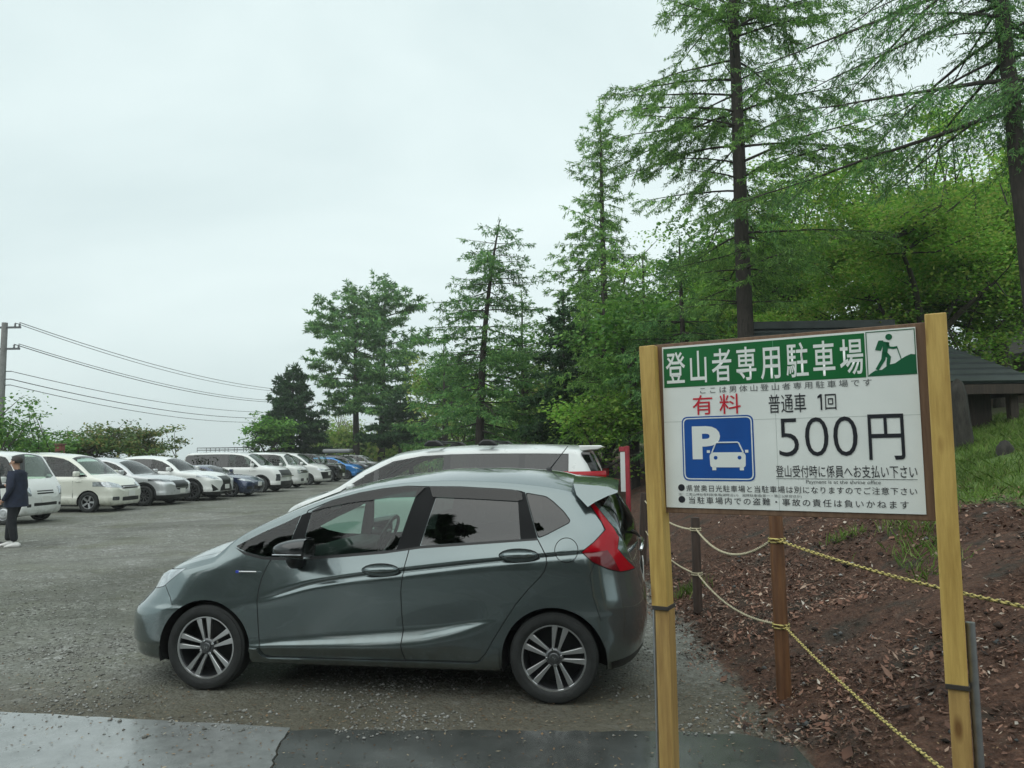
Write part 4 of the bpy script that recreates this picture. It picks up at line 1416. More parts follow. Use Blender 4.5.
    m = MB().tube([(p[0], -.0042, p[1]) for p in gh], .0035, 5)
    m.box(cx - .070, cx - .052, -.0046, -.0037, cz - .050, cz - .034); m.box(cx + .052, cx + .070, -.0046, -.0037, cz - .050, cz - .034)
    m.box(cx - .092, cx - .078, -.0046, -.0037, cz + .028, cz + .040); m.box(cx + .078, cx + .092, -.0046, -.0037, cz + .028, cz + .040)
    m.build('car_pictogram', WHITE, root)
    for sx in (-1, 1):
        c = [(cx + sx * .053 + .0085 * math.cos(2 * math.pi * k / 16), cz + .006 + .0085 * math.sin(2 * math.pi * k / 16)) for k in range(16)]
        MB().prism(c, 'y', -.0052, -.0047).build('car_pictogram_lamp', BLUE, root)
    # hiker panel
    px0, px1, pz0, pz1 = U(.827), U(.997), Wv(.255), Wv(.008)
    pw, ph = px1 - px0, pz1 - pz0
    m = MB()
    for (a, b_, c, d) in ((px0, px1, pz0, pz0 + .003), (px0, px1, pz1 - .003, pz1), (px0, px0 + .003, pz0 + .0031, pz1 - .0031), (px1 - .003, px1, pz0 + .0031, pz1 - .0031)):
        m.box(a, b_, -.0036, -.0022, c, d)
    m.build('pictogram_frame', DGREEN, root)
    # points in the panel, read from the photograph: (0..1 across, 0..1 up)
    Q = lambda a, b_: (px0 + a * pw, pz0 + b_ * ph)
    def fill(pts, name='hiker_pictogram', mm=DGREEN, y=-.0037):
        MB().prism([Q(*p) for p in pts], 'y', y, y + .0013).build(name, mm, root)
    hill = [(.02, .02), (.06, .06), (.16, .125), (.30, .135), (.44, .235), (.58, .265), (.68, .335), (.80, .405), (.90, .445), (.985, .43), (.985, .02)]
    fill(hill, 'hill_pictogram')
    hc = Q(.475, .855)
    MB().prism([(hc[0] + .0125 * math.cos(2 * math.pi * k / 24), hc[1] + .0125 * math.sin(2 * math.pi * k / 24)) for k in range(24)], 'y', -.0037, -.0024).build('hiker_pictogram', DGREEN, root)
    def limb(pts, r0, r1=None):
        r1 = r1 or r0
        L_, R_ = [], []
        P = [Vector(Q(*p)) for p in pts]
        for i, p in enumerate(P):
            t = (P[min(i + 1, len(P) - 1)] - P[max(i - 1, 0)]).normalized()
            nn_ = Vector((-t.y, t.x)) * (r0 + (r1 - r0) * i / (len(P) - 1))
            L_.append(p + nn_); R_.append(p - nn_)
        MB().prism([(q.x, q.y) for q in L_ + R_[::-1]], 'y', -.0037, -.0024).build('hiker_pictogram', DGREEN, root)
    limb([(.425, .745), (.40, .65), (.375, .50)], .0105, .0095)
    limb([(.37, .52), (.34, .36), (.27, .25), (.20, .14)], .0085, .0060)
    limb([(.385, .50), (.46, .40), (.44, .30), (.43, .215)], .0080, .0062)
    limb([(.43, .74), (.47, .62), (.56, .605), (.63, .615)], .0052, .0045)
    limb([(.625, .64), (.66, .50), (.705, .34)], .0016)
    fill(rnd_poly([(.18, .585), (.26, .79), (.36, .785), (.37, .72), (.30, .555)], .008, 3))
    # timber posts: upper length, strap, older lower length
    def post(x, tilt, top, joint, wd, dx, strap_z):
        M = Matrix.Translation((x, 0, joint)) @ Matrix.Rotation(tilt, 4, 'Y')
        p = MB().box(-wd / 2, wd / 2, -.050, .045, 0, top - joint, M).build('post', YELLOWWOOD, root, bevel=.004)
        MB().box(x - wd / 2 + dx, x + wd / 2 + dx - .008, -.046, .043, -.05, joint - .004).build('post_base', OCHREWOOD, root, bevel=.005)
        MB().box(x - wd / 2 - .004 + max(0, dx * .5), x + wd / 2 + .006, -.055, .050, joint - .010, joint + .008).build('post_strap', mat('worn strap', (.035, .030, .024), .7), root, bevel=.002)
    post(-.031, R(-1.4), 2.192, .985, .074, .014, 0)
    post(w + .068, R(.2), 2.225, .800, .076, .008, 0)
    PIPE = mat('galvanised pipe', (.36, .38, .40), .4, .8, var=.15, scale=20)
    MB().tube([(w + .127, .02, -.05), (w + .125, .02, 1.03)], .017, 14).build('steel_pipe', PIPE, root, auto=40)
    MB().tube([(-.082, .02, -.05), (-.081, .02, 1.12)], .008, 10).build('steel_pipe', PIPE, root, auto=40)
    return root
# ------------------------------------------------------------------ trees
BARK = wood_mat('conifer bark', (.018, .015, .013), (.060, .050, .042), .9, stretch=(9, 9, 2.0), scale=2.5, bump=.6)
BARK2 = wood_mat('pale bark', (.06, .055, .048), (.20, .185, .165), .9, stretch=(6, 6, 3.0), scale=2.5, bump=.5)
BARK3 = wood_mat('grey brown bark', (.030, .026, .021), (.085, .074, .060), .9, stretch=(9, 9, 2.0), scale=2.5, bump=.6)
def leafmat(name, a, b_, c, tr=.32, sc=.55):
    return island_random_mat(name, [(0, a), (.5, b_), (1, c)], .55, trans=tr, nz=(sc, .55, 1.25))
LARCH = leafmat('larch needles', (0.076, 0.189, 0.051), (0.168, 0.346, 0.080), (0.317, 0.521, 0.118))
LARCHD = leafmat('dark larch needles', (0.053, 0.153, 0.052), (0.114, 0.269, 0.077), (0.225, 0.400, 0.108))  # darker needle colour for some of the larches
PINE = leafmat('pine needles', (0.064, 0.175, 0.062), (0.140, 0.304, 0.097), (0.276, 0.467, 0.140))
FIR = leafmat('fir needles', (0.022, 0.064, 0.028), (0.044, 0.106, 0.043), (0.083, 0.164, 0.058))
MAPLE = leafmat('maple leaves', (0.128, 0.316, 0.043), (0.255, 0.502, 0.072), (0.439, 0.502, 0.121), .5)
MAPLEY = leafmat('yellowing maple leaves', (0.118, 0.283, 0.038), (0.228, 0.467, 0.064), (0.372, 0.506, 0.108), .5)
MAPLED = leafmat('dark broad leaves', (0.054, 0.164, 0.033), (0.120, 0.284, 0.050), (0.223, 0.420, 0.074), .35)
RUSSET = leafmat('turning cherry leaves', (0.060, 0.143, 0.034), (0.125, 0.214, 0.056), (0.264, 0.223, 0.070), .35)
WOODY = leafmat('pale woodland leaves', (0.161, 0.286, 0.057), (0.282, 0.417, 0.087), (0.425, 0.425, 0.143), .45)

class Tree:
    def __init__(self, seed):
        self.r = np.random.default_rng(seed)
        self.wv, self.wf, self.nw = [], [], 0
        self.lv = []
    def tube(self, P, rad, n=5):
        P = np.asarray(P, float); m = len(P)
        T = np.gradient(P, axis=0); T /= np.linalg.norm(T, axis=1)[:, None] + 1e-9
        ref = np.array([0, 0, 1.0]) if abs(T[0, 2]) < .8 else np.array([1.0, 0, 0])
        U = np.cross(T, ref); U /= np.linalg.norm(U, axis=1)[:, None] + 1e-9
        W = np.cross(T, U)
        a = np.arange(n) * 2 * np.pi / n
        rad = np.asarray(rad, float)
        V = P[:, None] + rad[:, None, None] * (U[:, None] * np.cos(a)[None, :, None] + W[:, None] * np.sin(a)[None, :, None])
        i = np.arange(m * n).reshape(m, n)
        j = np.roll(i, -1, 1)
        F = np.stack([i[:-1], j[:-1], j[1:], i[1:]], 2).reshape(-1, 4)
        self.wv.append(V.reshape(-1, 3)); self.wf.append(F + self.nw); self.nw += m * n
    def leaves(self, base, d, w, ln, wd):
        """diamond blades: base point, unit direction, unit width direction"""
        ln = ln[:, None]; wd = wd[:, None]
        P = np.stack([base, base + d * ln * .45 + w * wd * .5, base + d * ln, base + d * ln * .45 - w * wd * .5], 1)
        self.lv.append(P.reshape(-1, 3))
    def sprays(self, A, B, per_m, ln, wd, spread, hang, clump=1.0):
        """needles along twig segments A->B"""
        A = np.asarray(A); B = np.asarray(B)
        L_ = np.linalg.norm(B - A, axis=1)
        cnt = np.maximum(2, (L_ * per_m * self.r.uniform(.5, 1.35, len(L_))).astype(int))
        idx = np.repeat(np.arange(len(A)), cnt)
        n = len(idx)
        t = self.r.random(n) ** clump
        D = (B - A) / (L_[:, None] + 1e-9)
        base = A[idx] + (B - A)[idx] * t[:, None] + self.r.normal(0, .02, (n, 3))
        d = D[idx] * .55 + self.r.normal(0, spread, (n, 3)); d[:, 2] -= hang
        d /= np.linalg.norm(d, axis=1)[:, None] + 1e-9
        w = np.cross(d, self.r.normal(0, 1, (n, 3))); w /= np.linalg.norm(w, axis=1)[:, None] + 1e-9
        self.leaves(base, d, w, ln * self.r.uniform(.6, 1.35, n), wd * self.r.uniform(.7, 1.3, n))
    def build(self, root, bark, leaf, origin):
        o = np.array(origin)
        tr = mesh_np('trunk', np.vstack(self.wv) - o, np.vstack(self.wf), bark, root, smooth=True)
        if self.lv:
            V = np.vstack(self.lv) - o
            mesh_np('crown', V, np.arange(len(V)).reshape(-1, 4), leaf, root)
        return root

def conifer(label, x, y, H, r0, h0, prof, seed, leaf, bark=BARK, group=None, name='conifer_tree', lean=(0, 0), dh=.42, nb=4, e0=(-8, 30), droop=.10, tw=.26,
            ln=.07, wd=.012, per_m=60, spread=.45, hang=.25, twig=.34, skip=.12, wiggle=.12, zb=None, azi=None, hanging=.25, tlen=(.22, .95), top_lean=(0, 0), bare=.15, dens=2.2, fuzz=0):
    z0 = tz(x, y) if zb is None else zb
    root = thing(name, label, 'tree', (x, y, z0), 0, group)
    T = Tree(seed); g = T.r
    tw, per_m, ln, wd, dh, nb = tw * .66, per_m * dens, ln * 1.2, wd * 1.35, dh * .85, nb + 1
    m = 18
    hh = np.linspace(0, 1, m)
    P = np.stack([x + lean[0] * hh + top_lean[0] * hh ** 3 + np.cumsum(g.normal(0, wiggle / m, m)), y + lean[1] * hh + top_lean[1] * hh ** 3 + np.cumsum(g.normal(0, wiggle / m, m)), z0 - .1 + H * hh], 1)
    rad = r0 * (1 - hh) ** .85 + .015
    rad[0] *= 1.25
    T.tube(P, rad, 10)
    prf = pch(prof)
    h = h0
    A, B = [], []
    while h < H * .985:
        u = h / H
        c = np.array([np.interp(u, hh, P[:, k]) for k in range(3)])
        rt = float(np.interp(u, hh, rad))
        k = max(2, int(round(nb * g.uniform(.7, 1.3))))
        a0 = g.uniform(0, 6.28)
        for i in range(k):
            if g.random() < skip: continue
            az = a0 + i * 6.283 / k + g.normal(0, .3) if azi is None else g.choice(azi) + g.normal(0, .35)
            L_ = float(prf(u)) * g.uniform(.62, 1.12)
            if azi is None and g.random() < .10: L_ *= .5
            if L_ < .12: continue
            el = R(e0[0] + (e0[1] - e0[0]) * u ** 1.5 + g.normal(0, 5))
            d = np.array([math.cos(az), math.sin(az)])
            sidev = np.array([-d[1], d[0]])
            npt = max(4, int(L_ / .35) + 2)
            s = np.linspace(0, 1, npt)
            hr = s * L_ * math.cos(el)
            bend = g.normal(0, .08) * L_
            zz = s * L_ * math.sin(el) - droop * (s * L_) ** 1.6 / max(.6, L_ ** .3) + .06 * L_ * np.maximum(0, s - .7)
            Q = np.stack([c[0] + d[0] * hr + sidev[0] * bend * s ** 2 + np.cumsum(g.normal(0, .012, npt)), c[1] + d[1] * hr + sidev[1] * bend * s ** 2, c[2] + zz + np.cumsum(g.normal(0, .012, npt))], 1)
            rb = min(rt * .42, .007 + .0085 * L_)
            T.tube(Q, rb * (1 - .85 * s), 5)
            nt = int(L_ * (1 - bare) / tw)
            for j in range(nt):
                sp = bare + (1 - bare) * (j + g.uniform(.1, .9)) / max(1, nt)
                b = np.array([np.interp(sp, s, Q[:, q]) for q in range(3)])
                sg = 1 if j % 2 else -1
                ta = az + sg * g.uniform(.5, 1.25)
                tl = np.clip(L_ * twig * (1.15 - .75 * sp), *tlen) * g.uniform(.6, 1.2)
                te = g.normal(0, .18)
                e = b + np.array([math.cos(ta) * tl, math.sin(ta) * tl, te * tl - hanging * tl])
                A.append(b); B.append(e)
                if tl > .45:
                    T.tube([b, (b + e) / 2 + [0, 0, .05 * tl], e], [.008, .006, .003], 3)
                    for q in range(int(tl / .2)):
                        f = g.uniform(.25, .95); bb = b + (e - b) * f
                        ta2 = ta + g.choice([-1, 1]) * g.uniform(.5, 1.1); t2 = tl * g.uniform(.25, .5)
                        A.append(bb); B.append(bb + np.array([math.cos(ta2) * t2, math.sin(ta2) * t2, -hanging * t2 * 1.2 + g.normal(0, .1) * t2]))
            A.append(Q[-2]); B.append(Q[-1] + (Q[-1] - Q[-2]) * .3)
        h += dh * g.uniform(.6, 1.4) * (1.15 - .5 * u)
    # short shoots clothing the trunk
    for _ in range(fuzz):
        u = g.uniform(.30, .95); c = np.array([np.interp(u, hh, P[:, k]) for k in range(3)])
        az = g.uniform(0, 6.28); l_ = g.uniform(.25, 1.0)
        A.append(c); B.append(c + np.array([math.cos(az) * l_, math.sin(az) * l_, -g.uniform(.0, .5) * l_]))
    # leader
    A.append(P[-2]); B.append(P[-1] + [0, 0, .15])
    T.sprays(A, B, per_m, ln, wd, spread, hang)
    return T.build(root, bark, leaf, (x, y, z0))

def broadleaf(label, x, y, H, r0, fork, crad, seed, leaf, bark=BARK3, group=None, name='broadleaf_tree', ln=.10, wd=.07, clumps=90, flat=.35, csize=.55, lean=(0, 0), stems=1, lower=.30, depth=3, spreadang=(25, 70), zb=None, skew=(0, 0), leaves=None):
    """limbs fork out towards leaf pads spread through the crown's volume"""
    z0 = tz(x, y) if zb is None else zb
    root = thing(name, label, 'tree', (x, y, z0), 0, group)
    T = Tree(seed); g = T.r
    tips = []
    cz0, cz1 = H * lower, H
    # pad centres: jittered in an uneven dome
    tgt = []
    tries = 0
    while len(tgt) < clumps and tries < clumps * 30:
        tries += 1
        p = g.uniform(-1, 1, 3)
        q = np.linalg.norm(p * [1, 1, 1])
        if q > 1: continue
        if q < .35 and g.random() < .7: continue
        lob = .78 + .30 * math.sin(3 * math.atan2(p[1], p[0]) + seed) + .16 * math.sin(7 * p[2] + seed)
        p = p * lob
        tgt.append([x + lean[0] + skew[0] * (p[2] + 1) * .5 + p[0] * crad, y + lean[1] + skew[1] * (p[2] + 1) * .5 + p[1] * crad, z0 + (cz0 + cz1) / 2 + p[2] * (cz1 - cz0) / 2])
    tgt = np.array(tgt)
    # main limbs
    lim = []
    for sidx in range(stems):
        off = np.array([g.normal(0, .25 * (stems > 1)), g.normal(0, .25 * (stems > 1)), 0])
        base = np.array([x, y, z0 - .1]) + off
        fk = np.array([x + lean[0] * .5 + off[0] * 2.2, y + lean[1] * .5 + off[1] * 2.2, z0 + fork * g.uniform(.85, 1.1)])
        mid = (base + fk) / 2 + [g.normal(0, .06), g.normal(0, .06), 0]
        rs = r0 / math.sqrt(stems)
        T.tube([base, mid, fk], [rs * 1.25, rs, rs * .85], 9)
        lim.append((fk, rs * .8))
    nl = max(4, int(5 * (1 + .2 * stems)))
    az0 = g.uniform(0, 6.28)
    limbs = []
    for i in range(nl):
        fk, rs = lim[i % len(lim)]
        a = az0 + i * 6.283 / nl + g.normal(0, .25)
        ang = R(g.uniform(*spreadang))
        LL = (H - fork) * g.uniform(.55, .85) if ang < R(45) else crad * g.uniform(.7, 1.0)
        n = 7
        s = np.linspace(0, 1, n)
        rr = s * LL * math.sin(ang); zz = s * LL * math.cos(ang) * (1 - .25 * s)
        Q = np.stack([fk[0] + np.cos(a + .5 * s * g.normal(0, .8)) * rr + lean[0] * .4 * s + skew[0] * .5 * s, fk[1] + np.sin(a) * rr + skew[1] * .5 * s, fk[2] + zz + np.cumsum(g.normal(0, .03, n))], 1)
        T.tube(Q, rs * .62 * (1 - .8 * s) + .008, 6)
        limbs.append(Q)
    allp = np.vstack([q[2:] for q in limbs])
    cent = []
    for t in tgt:
        dd = np.linalg.norm((allp - t) * [1, 1, 1.3], axis=1)
        b = allp[np.argmin(dd)]
        m1 = (b + t) / 2 + g.normal(0, .07, 3) * np.linalg.norm(t - b) + [0, 0, -.05 * np.linalg.norm(t - b)]
        L_ = np.linalg.norm(t - b)
        T.tube([b, m1, t], [.010 + .010 * L_, .008 + .006 * L_, .005], 4)
        cent.append(t)
        if L_ > 1.0:
            for _ in range(2):
                e = m1 + g.normal(0, .35, 3) * [1, 1, .4] * min(L_, 1.6) * .6
                T.tube([m1, e], [.008, .004], 3); cent.append(e)
    cent = np.array(cent)
    per = leaves or 60
    cnt = (per * g.uniform(.35, 1.4, len(cent))).astype(int)
    idx = np.repeat(np.arange(len(cent)), cnt)
    n = len(idx)
    sz = g.uniform(.6, 1.25, len(cent))[idx, None] * csize
    base = cent[idx] + g.normal(0, 1, (n, 3)) * sz * [.5, .5, flat * .5]
    d = g.normal(0, 1, (n, 3)); d[:, 2] = d[:, 2] * .35 - .25
    d /= np.linalg.norm(d, axis=1)[:, None]
    w = np.cross(d, g.normal(0, .55, (n, 3)) + [0, 0, 1.0]); w /= np.linalg.norm(w, axis=1)[:, None] + 1e-9
    T.leaves(base, d, w, ln * g.uniform(.6, 1.3, n), wd * g.uniform(.6, 1.3, n))
    return T.build(root, bark, leaf, (x, y, z0))

# --- the larches, pines and firs, each with its own habit
conifer('tall larch with a thick dark trunk rising out of frame behind the payment sign', 5.33, 17.0, 19.0, .195, 3.9, [(0, 1.5), (.2, 2.0), (.34, 3.2), (.5, 3.0), (.8, 1.6), (1, .2)], 11, LARCH,
        dh=.52, nb=4, e0=(2, 28), droop=.17, tw=.30, ln=.085, wd=.016, per_m=62, twig=.36, skip=.26, group='larches', hanging=.45, name='larch_tree', dens=1.75)
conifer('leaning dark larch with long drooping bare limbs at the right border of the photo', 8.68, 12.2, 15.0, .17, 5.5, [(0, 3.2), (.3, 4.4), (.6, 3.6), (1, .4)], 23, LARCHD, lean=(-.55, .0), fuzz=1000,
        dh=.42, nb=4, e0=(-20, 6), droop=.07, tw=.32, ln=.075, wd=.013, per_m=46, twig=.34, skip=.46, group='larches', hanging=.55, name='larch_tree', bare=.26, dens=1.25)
conifer('slim tall larch with a pointed top, left of the payment sign', 3.75, 30.0, 15.6, .20, 2.2, [(0, 2.3), (.25, 2.9), (.55, 2.2), (.75, 1.45), (.9, .95), (1, .15)], 35, LARCH,
        dh=.50, nb=4, e0=(-14, 35), droop=.06, tw=.34, ln=.14, wd=.028, per_m=34, twig=.36, skip=.16, group='larches', hanging=.40, name='larch_tree', fuzz=120)
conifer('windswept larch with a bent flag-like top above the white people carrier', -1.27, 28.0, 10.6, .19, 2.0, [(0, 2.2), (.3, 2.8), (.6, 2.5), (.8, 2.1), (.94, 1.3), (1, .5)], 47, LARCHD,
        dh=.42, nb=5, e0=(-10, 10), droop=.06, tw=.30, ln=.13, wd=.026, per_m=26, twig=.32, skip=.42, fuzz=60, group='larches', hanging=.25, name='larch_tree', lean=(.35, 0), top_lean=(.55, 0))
conifer('layered dark fir between the windswept larch and the slim tall larch', 1.83, 26.0, 7.2, .11, 1.4, [(0, 1.9), (.3, 1.85), (.7, 1.0), (1, .1)], 51, FIR,
        dh=.34, nb=5, e0=(-22, 20), droop=.03, tw=.20, ln=.12, wd=.034, per_m=50, spread=.30, hang=.05, twig=.42, skip=.06, hanging=.12, name='fir_tree', bare=.05)
conifer('broad rounded pine standing left in the pair behind the parked cars', -12.6, 61.0, 15.2, .30, 5.2, [(0, 3.0), (.25, 4.4), (.5, 4.4), (.75, 3.8), (.93, 2.5), (1, 1.0)], 63, PINE,
        dh=.80, nb=4, e0=(0, 34), droop=.05, tw=.55, ln=.30, wd=.070, per_m=34, spread=.55, hang=.12, twig=.36, skip=.22, group='twin pines', hanging=-.05, name='pine_tree', lean=(-.4, 0), bare=.30, tlen=(.3, 1.1), dens=1.1)
conifer('broad pine with the taller crown standing right in the pair behind the parked cars', -10.8, 61.8, 15.8, .32, 5.6, [(0, 2.8), (.25, 4.2), (.5, 4.5), (.75, 4.0), (.93, 2.7), (1, 1.2)], 71, PINE,
        dh=.80, nb=4, e0=(0, 34), droop=.05, tw=.55, ln=.30, wd=.070, per_m=34, spread=.55, hang=.12, twig=.36, skip=.22, group='twin pines', hanging=-.05, name='pine_tree', lean=(.3, 0), bare=.30, tlen=(.3, 1.1), dens=1.1)
conifer('low flat-tiered dark fir below the pair of pines', -8.5, 57.0, 6.3, .16, 2.6, [(0, 2.2), (.4, 2.9), (.7, 2.3), (1, .3)], 83, FIR,
        dh=.52, nb=5, e0=(-8, 10), droop=.03, tw=.34, ln=.22, wd=.060, per_m=34, spread=.30, hang=.05, twig=.40, skip=.06, hanging=.10, name='fir_tree', bare=.08)
conifer('dark pointed spruce at the far left end of the row of trees', -16.9, 58.0, 8.6, .20, 1.0, [(0, 2.8), (.2, 3.2), (.55, 2.4), (.85, 1.1), (1, .2)], 97, FIR,
        dh=.48, nb=5, e0=(-10, 30), droop=.04, tw=.34, ln=.26, wd=.075, per_m=28, spread=.4, hang=.1, twig=.40, skip=.10, hanging=.15, name='spruce_tree', bare=.05)
conifer('feathery young larch behind the top left corner of the payment sign', 4.3, 24.0, 7.2, .12, 1.5, [(0, 2.2), (.3, 2.6), (.7, 1.5), (1, .15)], 101, LARCH,
        dh=.36, nb=4, e0=(-14, 20), droop=.06, tw=.26, ln=.11, wd=.022, per_m=42, twig=.40, skip=.10, group='larches', hanging=.40, name='larch_tree')
conifer('small dark larch with hanging branches between the thick larch and the young one', 4.55, 19.8, 6.4, .12, 1.2, [(0, 1.6), (.3, 2.1), (.7, 1.3), (1, .15)], 109, LARCHD,
        dh=.34, nb=4, e0=(-16, 15), droop=.10, tw=.26, ln=.09, wd=.018, per_m=48, twig=.40, skip=.12, group='larches', hanging=.55, name='larch_tree')

conifer('slender larch between the windswept larch and the slim tall larch', .45, 33.0, 9.0, .13, 2.2, [(0, 1.9), (.3, 2.4), (.65, 1.7), (1, .2)], 131, LARCH,
        dh=.46, nb=4, e0=(-12, 20), droop=.07, tw=.34, ln=.15, wd=.030, per_m=30, twig=.38, skip=.20, group='larches', hanging=.40, name='larch_tree', dens=1.25)
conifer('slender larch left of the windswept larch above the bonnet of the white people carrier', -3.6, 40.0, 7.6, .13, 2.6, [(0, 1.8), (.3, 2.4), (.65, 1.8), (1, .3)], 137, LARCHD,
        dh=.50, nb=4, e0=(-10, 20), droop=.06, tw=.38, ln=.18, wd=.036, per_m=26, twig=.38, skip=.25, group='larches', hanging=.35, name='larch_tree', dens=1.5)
conifer('slender larch just left of the payment sign behind the red notice post', 3.2, 25.5, 8.2, .12, 1.8, [(0, 1.7), (.3, 2.2), (.65, 1.6), (1, .2)], 139, LARCH,
        dh=.42, nb=4, e0=(-12, 20), droop=.08, tw=.30, ln=.12, wd=.024, per_m=36, twig=.38, skip=.18, group='larches', hanging=.45, name='larch_tree', dens=1.25)

# --- broadleaf trees
broadleaf('big bright green maple behind the hiker panel of the payment sign', 11.0, 24.0, 10.4, .24, 2.6, 4.6, 5, MAPLE, clumps=170, csize=.95, flat=.26, ln=.115, wd=.085, leaves=230, lower=.14, group='maples on the bank', name='maple_tree')
broadleaf('low fresh green maple between the two dark larch trunks', 10.2, 18.5, 6.6, .20, 2.0, 3.0, 6, MAPLE, clumps=95, csize=.80, flat=.24, ln=.095, wd=.070, leaves=185, lower=.14, group='maples on the bank', name='maple_tree')
broadleaf('spreading green maple behind the small roofed hut', 13.4, 20.5, 8.4, .22, 2.2, 3.6, 7, MAPLE, clumps=130, csize=.85, flat=.26, ln=.10, wd=.075, leaves=185, lower=.14, group='maples on the bank', name='maple_tree')
broadleaf('yellow-green maple showing above the title band of the payment sign', 6.6, 27.0, 7.8, .20, 2.2, 3.3, 8, MAPLEY, clumps=120, csize=.90, flat=.26, ln=.12, wd=.085, leaves=185, lower=.14, group='maples on the bank', name='maple_tree')
broadleaf('dark leafy tree behind the slim tall larch', 5.6, 36.0, 8.4, .20, 2.2, 3.6, 9, MAPLED, clumps=120, csize=1.0, flat=.35, ln=.22, wd=.15, leaves=120, group='maples on the bank')
broadleaf('dense green tree filling the gap left of the big bright maple', 9.3, 31.0, 9.6, .22, 2.2, 3.6, 10, MAPLED, clumps=130, csize=1.0, flat=.35, ln=.20, wd=.14, leaves=130, group='maples on the bank')
broadleaf('far green tree behind the leaning larch', 18.5, 28.0, 10.5, .25, 2.4, 4.4, 13, MAPLE, clumps=140, csize=1.05, flat=.35, ln=.20, wd=.14, leaves=120, group='maples on the bank', name='maple_tree')
broadleaf('bushy bright green sapling showing just over the hiker panel of the payment sign', 7.9, 20.6, 4.6, .09, .9, 2.1, 401, MAPLE, clumps=70, csize=.7, flat=.35, ln=.10, wd=.075, leaves=140, lower=.15, group='maples on the bank', name='maple_tree')
broadleaf('bushy yellow-green sapling between the hut roof and the leaning larch', 11.6, 19.4, 5.2, .09, .9, 2.2, 402, MAPLEY, clumps=70, csize=.7, flat=.35, ln=.10, wd=.075, leaves=140, lower=.15, group='maples on the bank', name='maple_tree')
broadleaf('low yellow-green shrub tree beside the white people carrier', 2.6, 21.5, 3.6, .10, 1.0, 1.7, 14, MAPLEY, clumps=60, csize=.6, flat=.4, ln=.13, wd=.09, leaves=80, group='maples on the bank')
broadleaf('small bushy tree left of the twin pines', -17.5, 54.0, 4.9, .14, 1.4, 2.0, 15, MAPLED, clumps=60, csize=.7, flat=.35, ln=.25, wd=.17, leaves=48)
broadleaf('leafy tree with a bent dark limb at the left border of the photo', -18.6, 27.0, 4.2, .17, 1.2, 1.9, 16, MAPLED, clumps=52, csize=.62, flat=.4, ln=.14, wd=.10, leaves=44, lean=(.3, 0), group='trees behind the white cars')
broadleaf('low spreading cherry with russet tints behind the silver crossover', -18.9, 36.0, 3.5, .16, 1.0, 3.0, 17, RUSSET, clumps=90, csize=.55, flat=.3, ln=.15, wd=.11, leaves=60, lower=.45, spreadang=(50, 80), group='trees behind the white cars', name='cherry_tree')
broadleaf('small green cherry in front of the russet one', -20.6, 34.0, 2.9, .13, .9, 1.6, 18, MAPLED, clumps=50, csize=.5, flat=.3, ln=.14, wd=.10, leaves=60, lower=.4, spreadang=(50, 80), group='trees behind the white cars', name='cherry_tree')

# --- the thin wood at the far end of the lot
wr = np.random.default_rng(77)
k = 0
for i in range(30):
    px = 318 + 330 * (i + wr.uniform(.1, .9)) / 30
    Y = wr.uniform(46, 72) if px > 405 else wr.uniform(66, 80)
    X = (px - 512) / 752 * Y
    Ht = wr.uniform(5.0, 8.6) * (1 if px > 430 else .72)
    lf = [WOODY, MAPLEY, WOODY, MAPLE, MAPLED][i % 5]
    lab = {0: 'slender pale yellow-green tree in the thin wood beyond the parked cars', 1: 'slender yellowing tree in the thin wood beyond the parked cars',
           3: 'slender fresh green tree in the thin wood beyond the parked cars', 4: 'slender dark green tree in the thin wood beyond the parked cars'}[{2: 0}.get(i % 5, i % 5)]
    broadleaf(lab, X, Y, Ht, wr.uniform(.07, .13), Ht * .28, wr.uniform(1.5, 2.3), 200 + i, lf, clumps=28, csize=.75, flat=.5, ln=.27, wd=.19, leaves=38, lower=.26, stems=int(wr.integers(1, 4)), spreadang=(12, 45), group='slender trees in the far wood', name='young_tree', bark=BARK if i % 3 else BARK2)
# a few bare dark trunks and one pale birch
broadleaf('thin pale birch trunk above the white people carrier', 2.25, 27.5, 6.0, .085, 3.4, 1.2, 300, WOODY, clumps=26, csize=.55, flat=.5, ln=.14, wd=.10, leaves=40, lower=.5, bark=BARK2, lean=(-.3, 0), name='birch_tree')
for i, (px, Y, Ht, lab) in enumerate([(527, 34, 8.0, 'dark straight trunk with thin foliage right of the windswept larch'), (632, 22, 6.0, 'dark stout trunk beside the red notice post'), (446, 44, 8.5, 'dark thin trunk left of the windswept larch')]):
    broadleaf(lab, (px - 512) / 752 * Y, Y, Ht, .15, Ht * .55, 1.8, 320 + i, MAPLED, clumps=50, csize=.7, flat=.45, ln=.17, wd=.12, leaves=60, lower=.42, bark=BARK, group='dark trunks behind the white people carrier')
for i, (px, Y, Ht, s_) in enumerate([(325, 70, 6.5, 3), (340, 74, 7.0, 3), (415, 68, 7.5, 2)]):
    broadleaf('bare twiggy shrub tree with few leaves between the pines', (px - 512) / 752 * Y, Y, Ht, .10, .8, 2.4, 340 + i, WOODY, clumps=90, csize=.8, flat=.5, ln=.22, wd=.15, leaves=7, lower=.15, stems=s_, spreadang=(15, 60), group='bare shrub trees between the pines', bark=BARK2, name='shrub_tree')
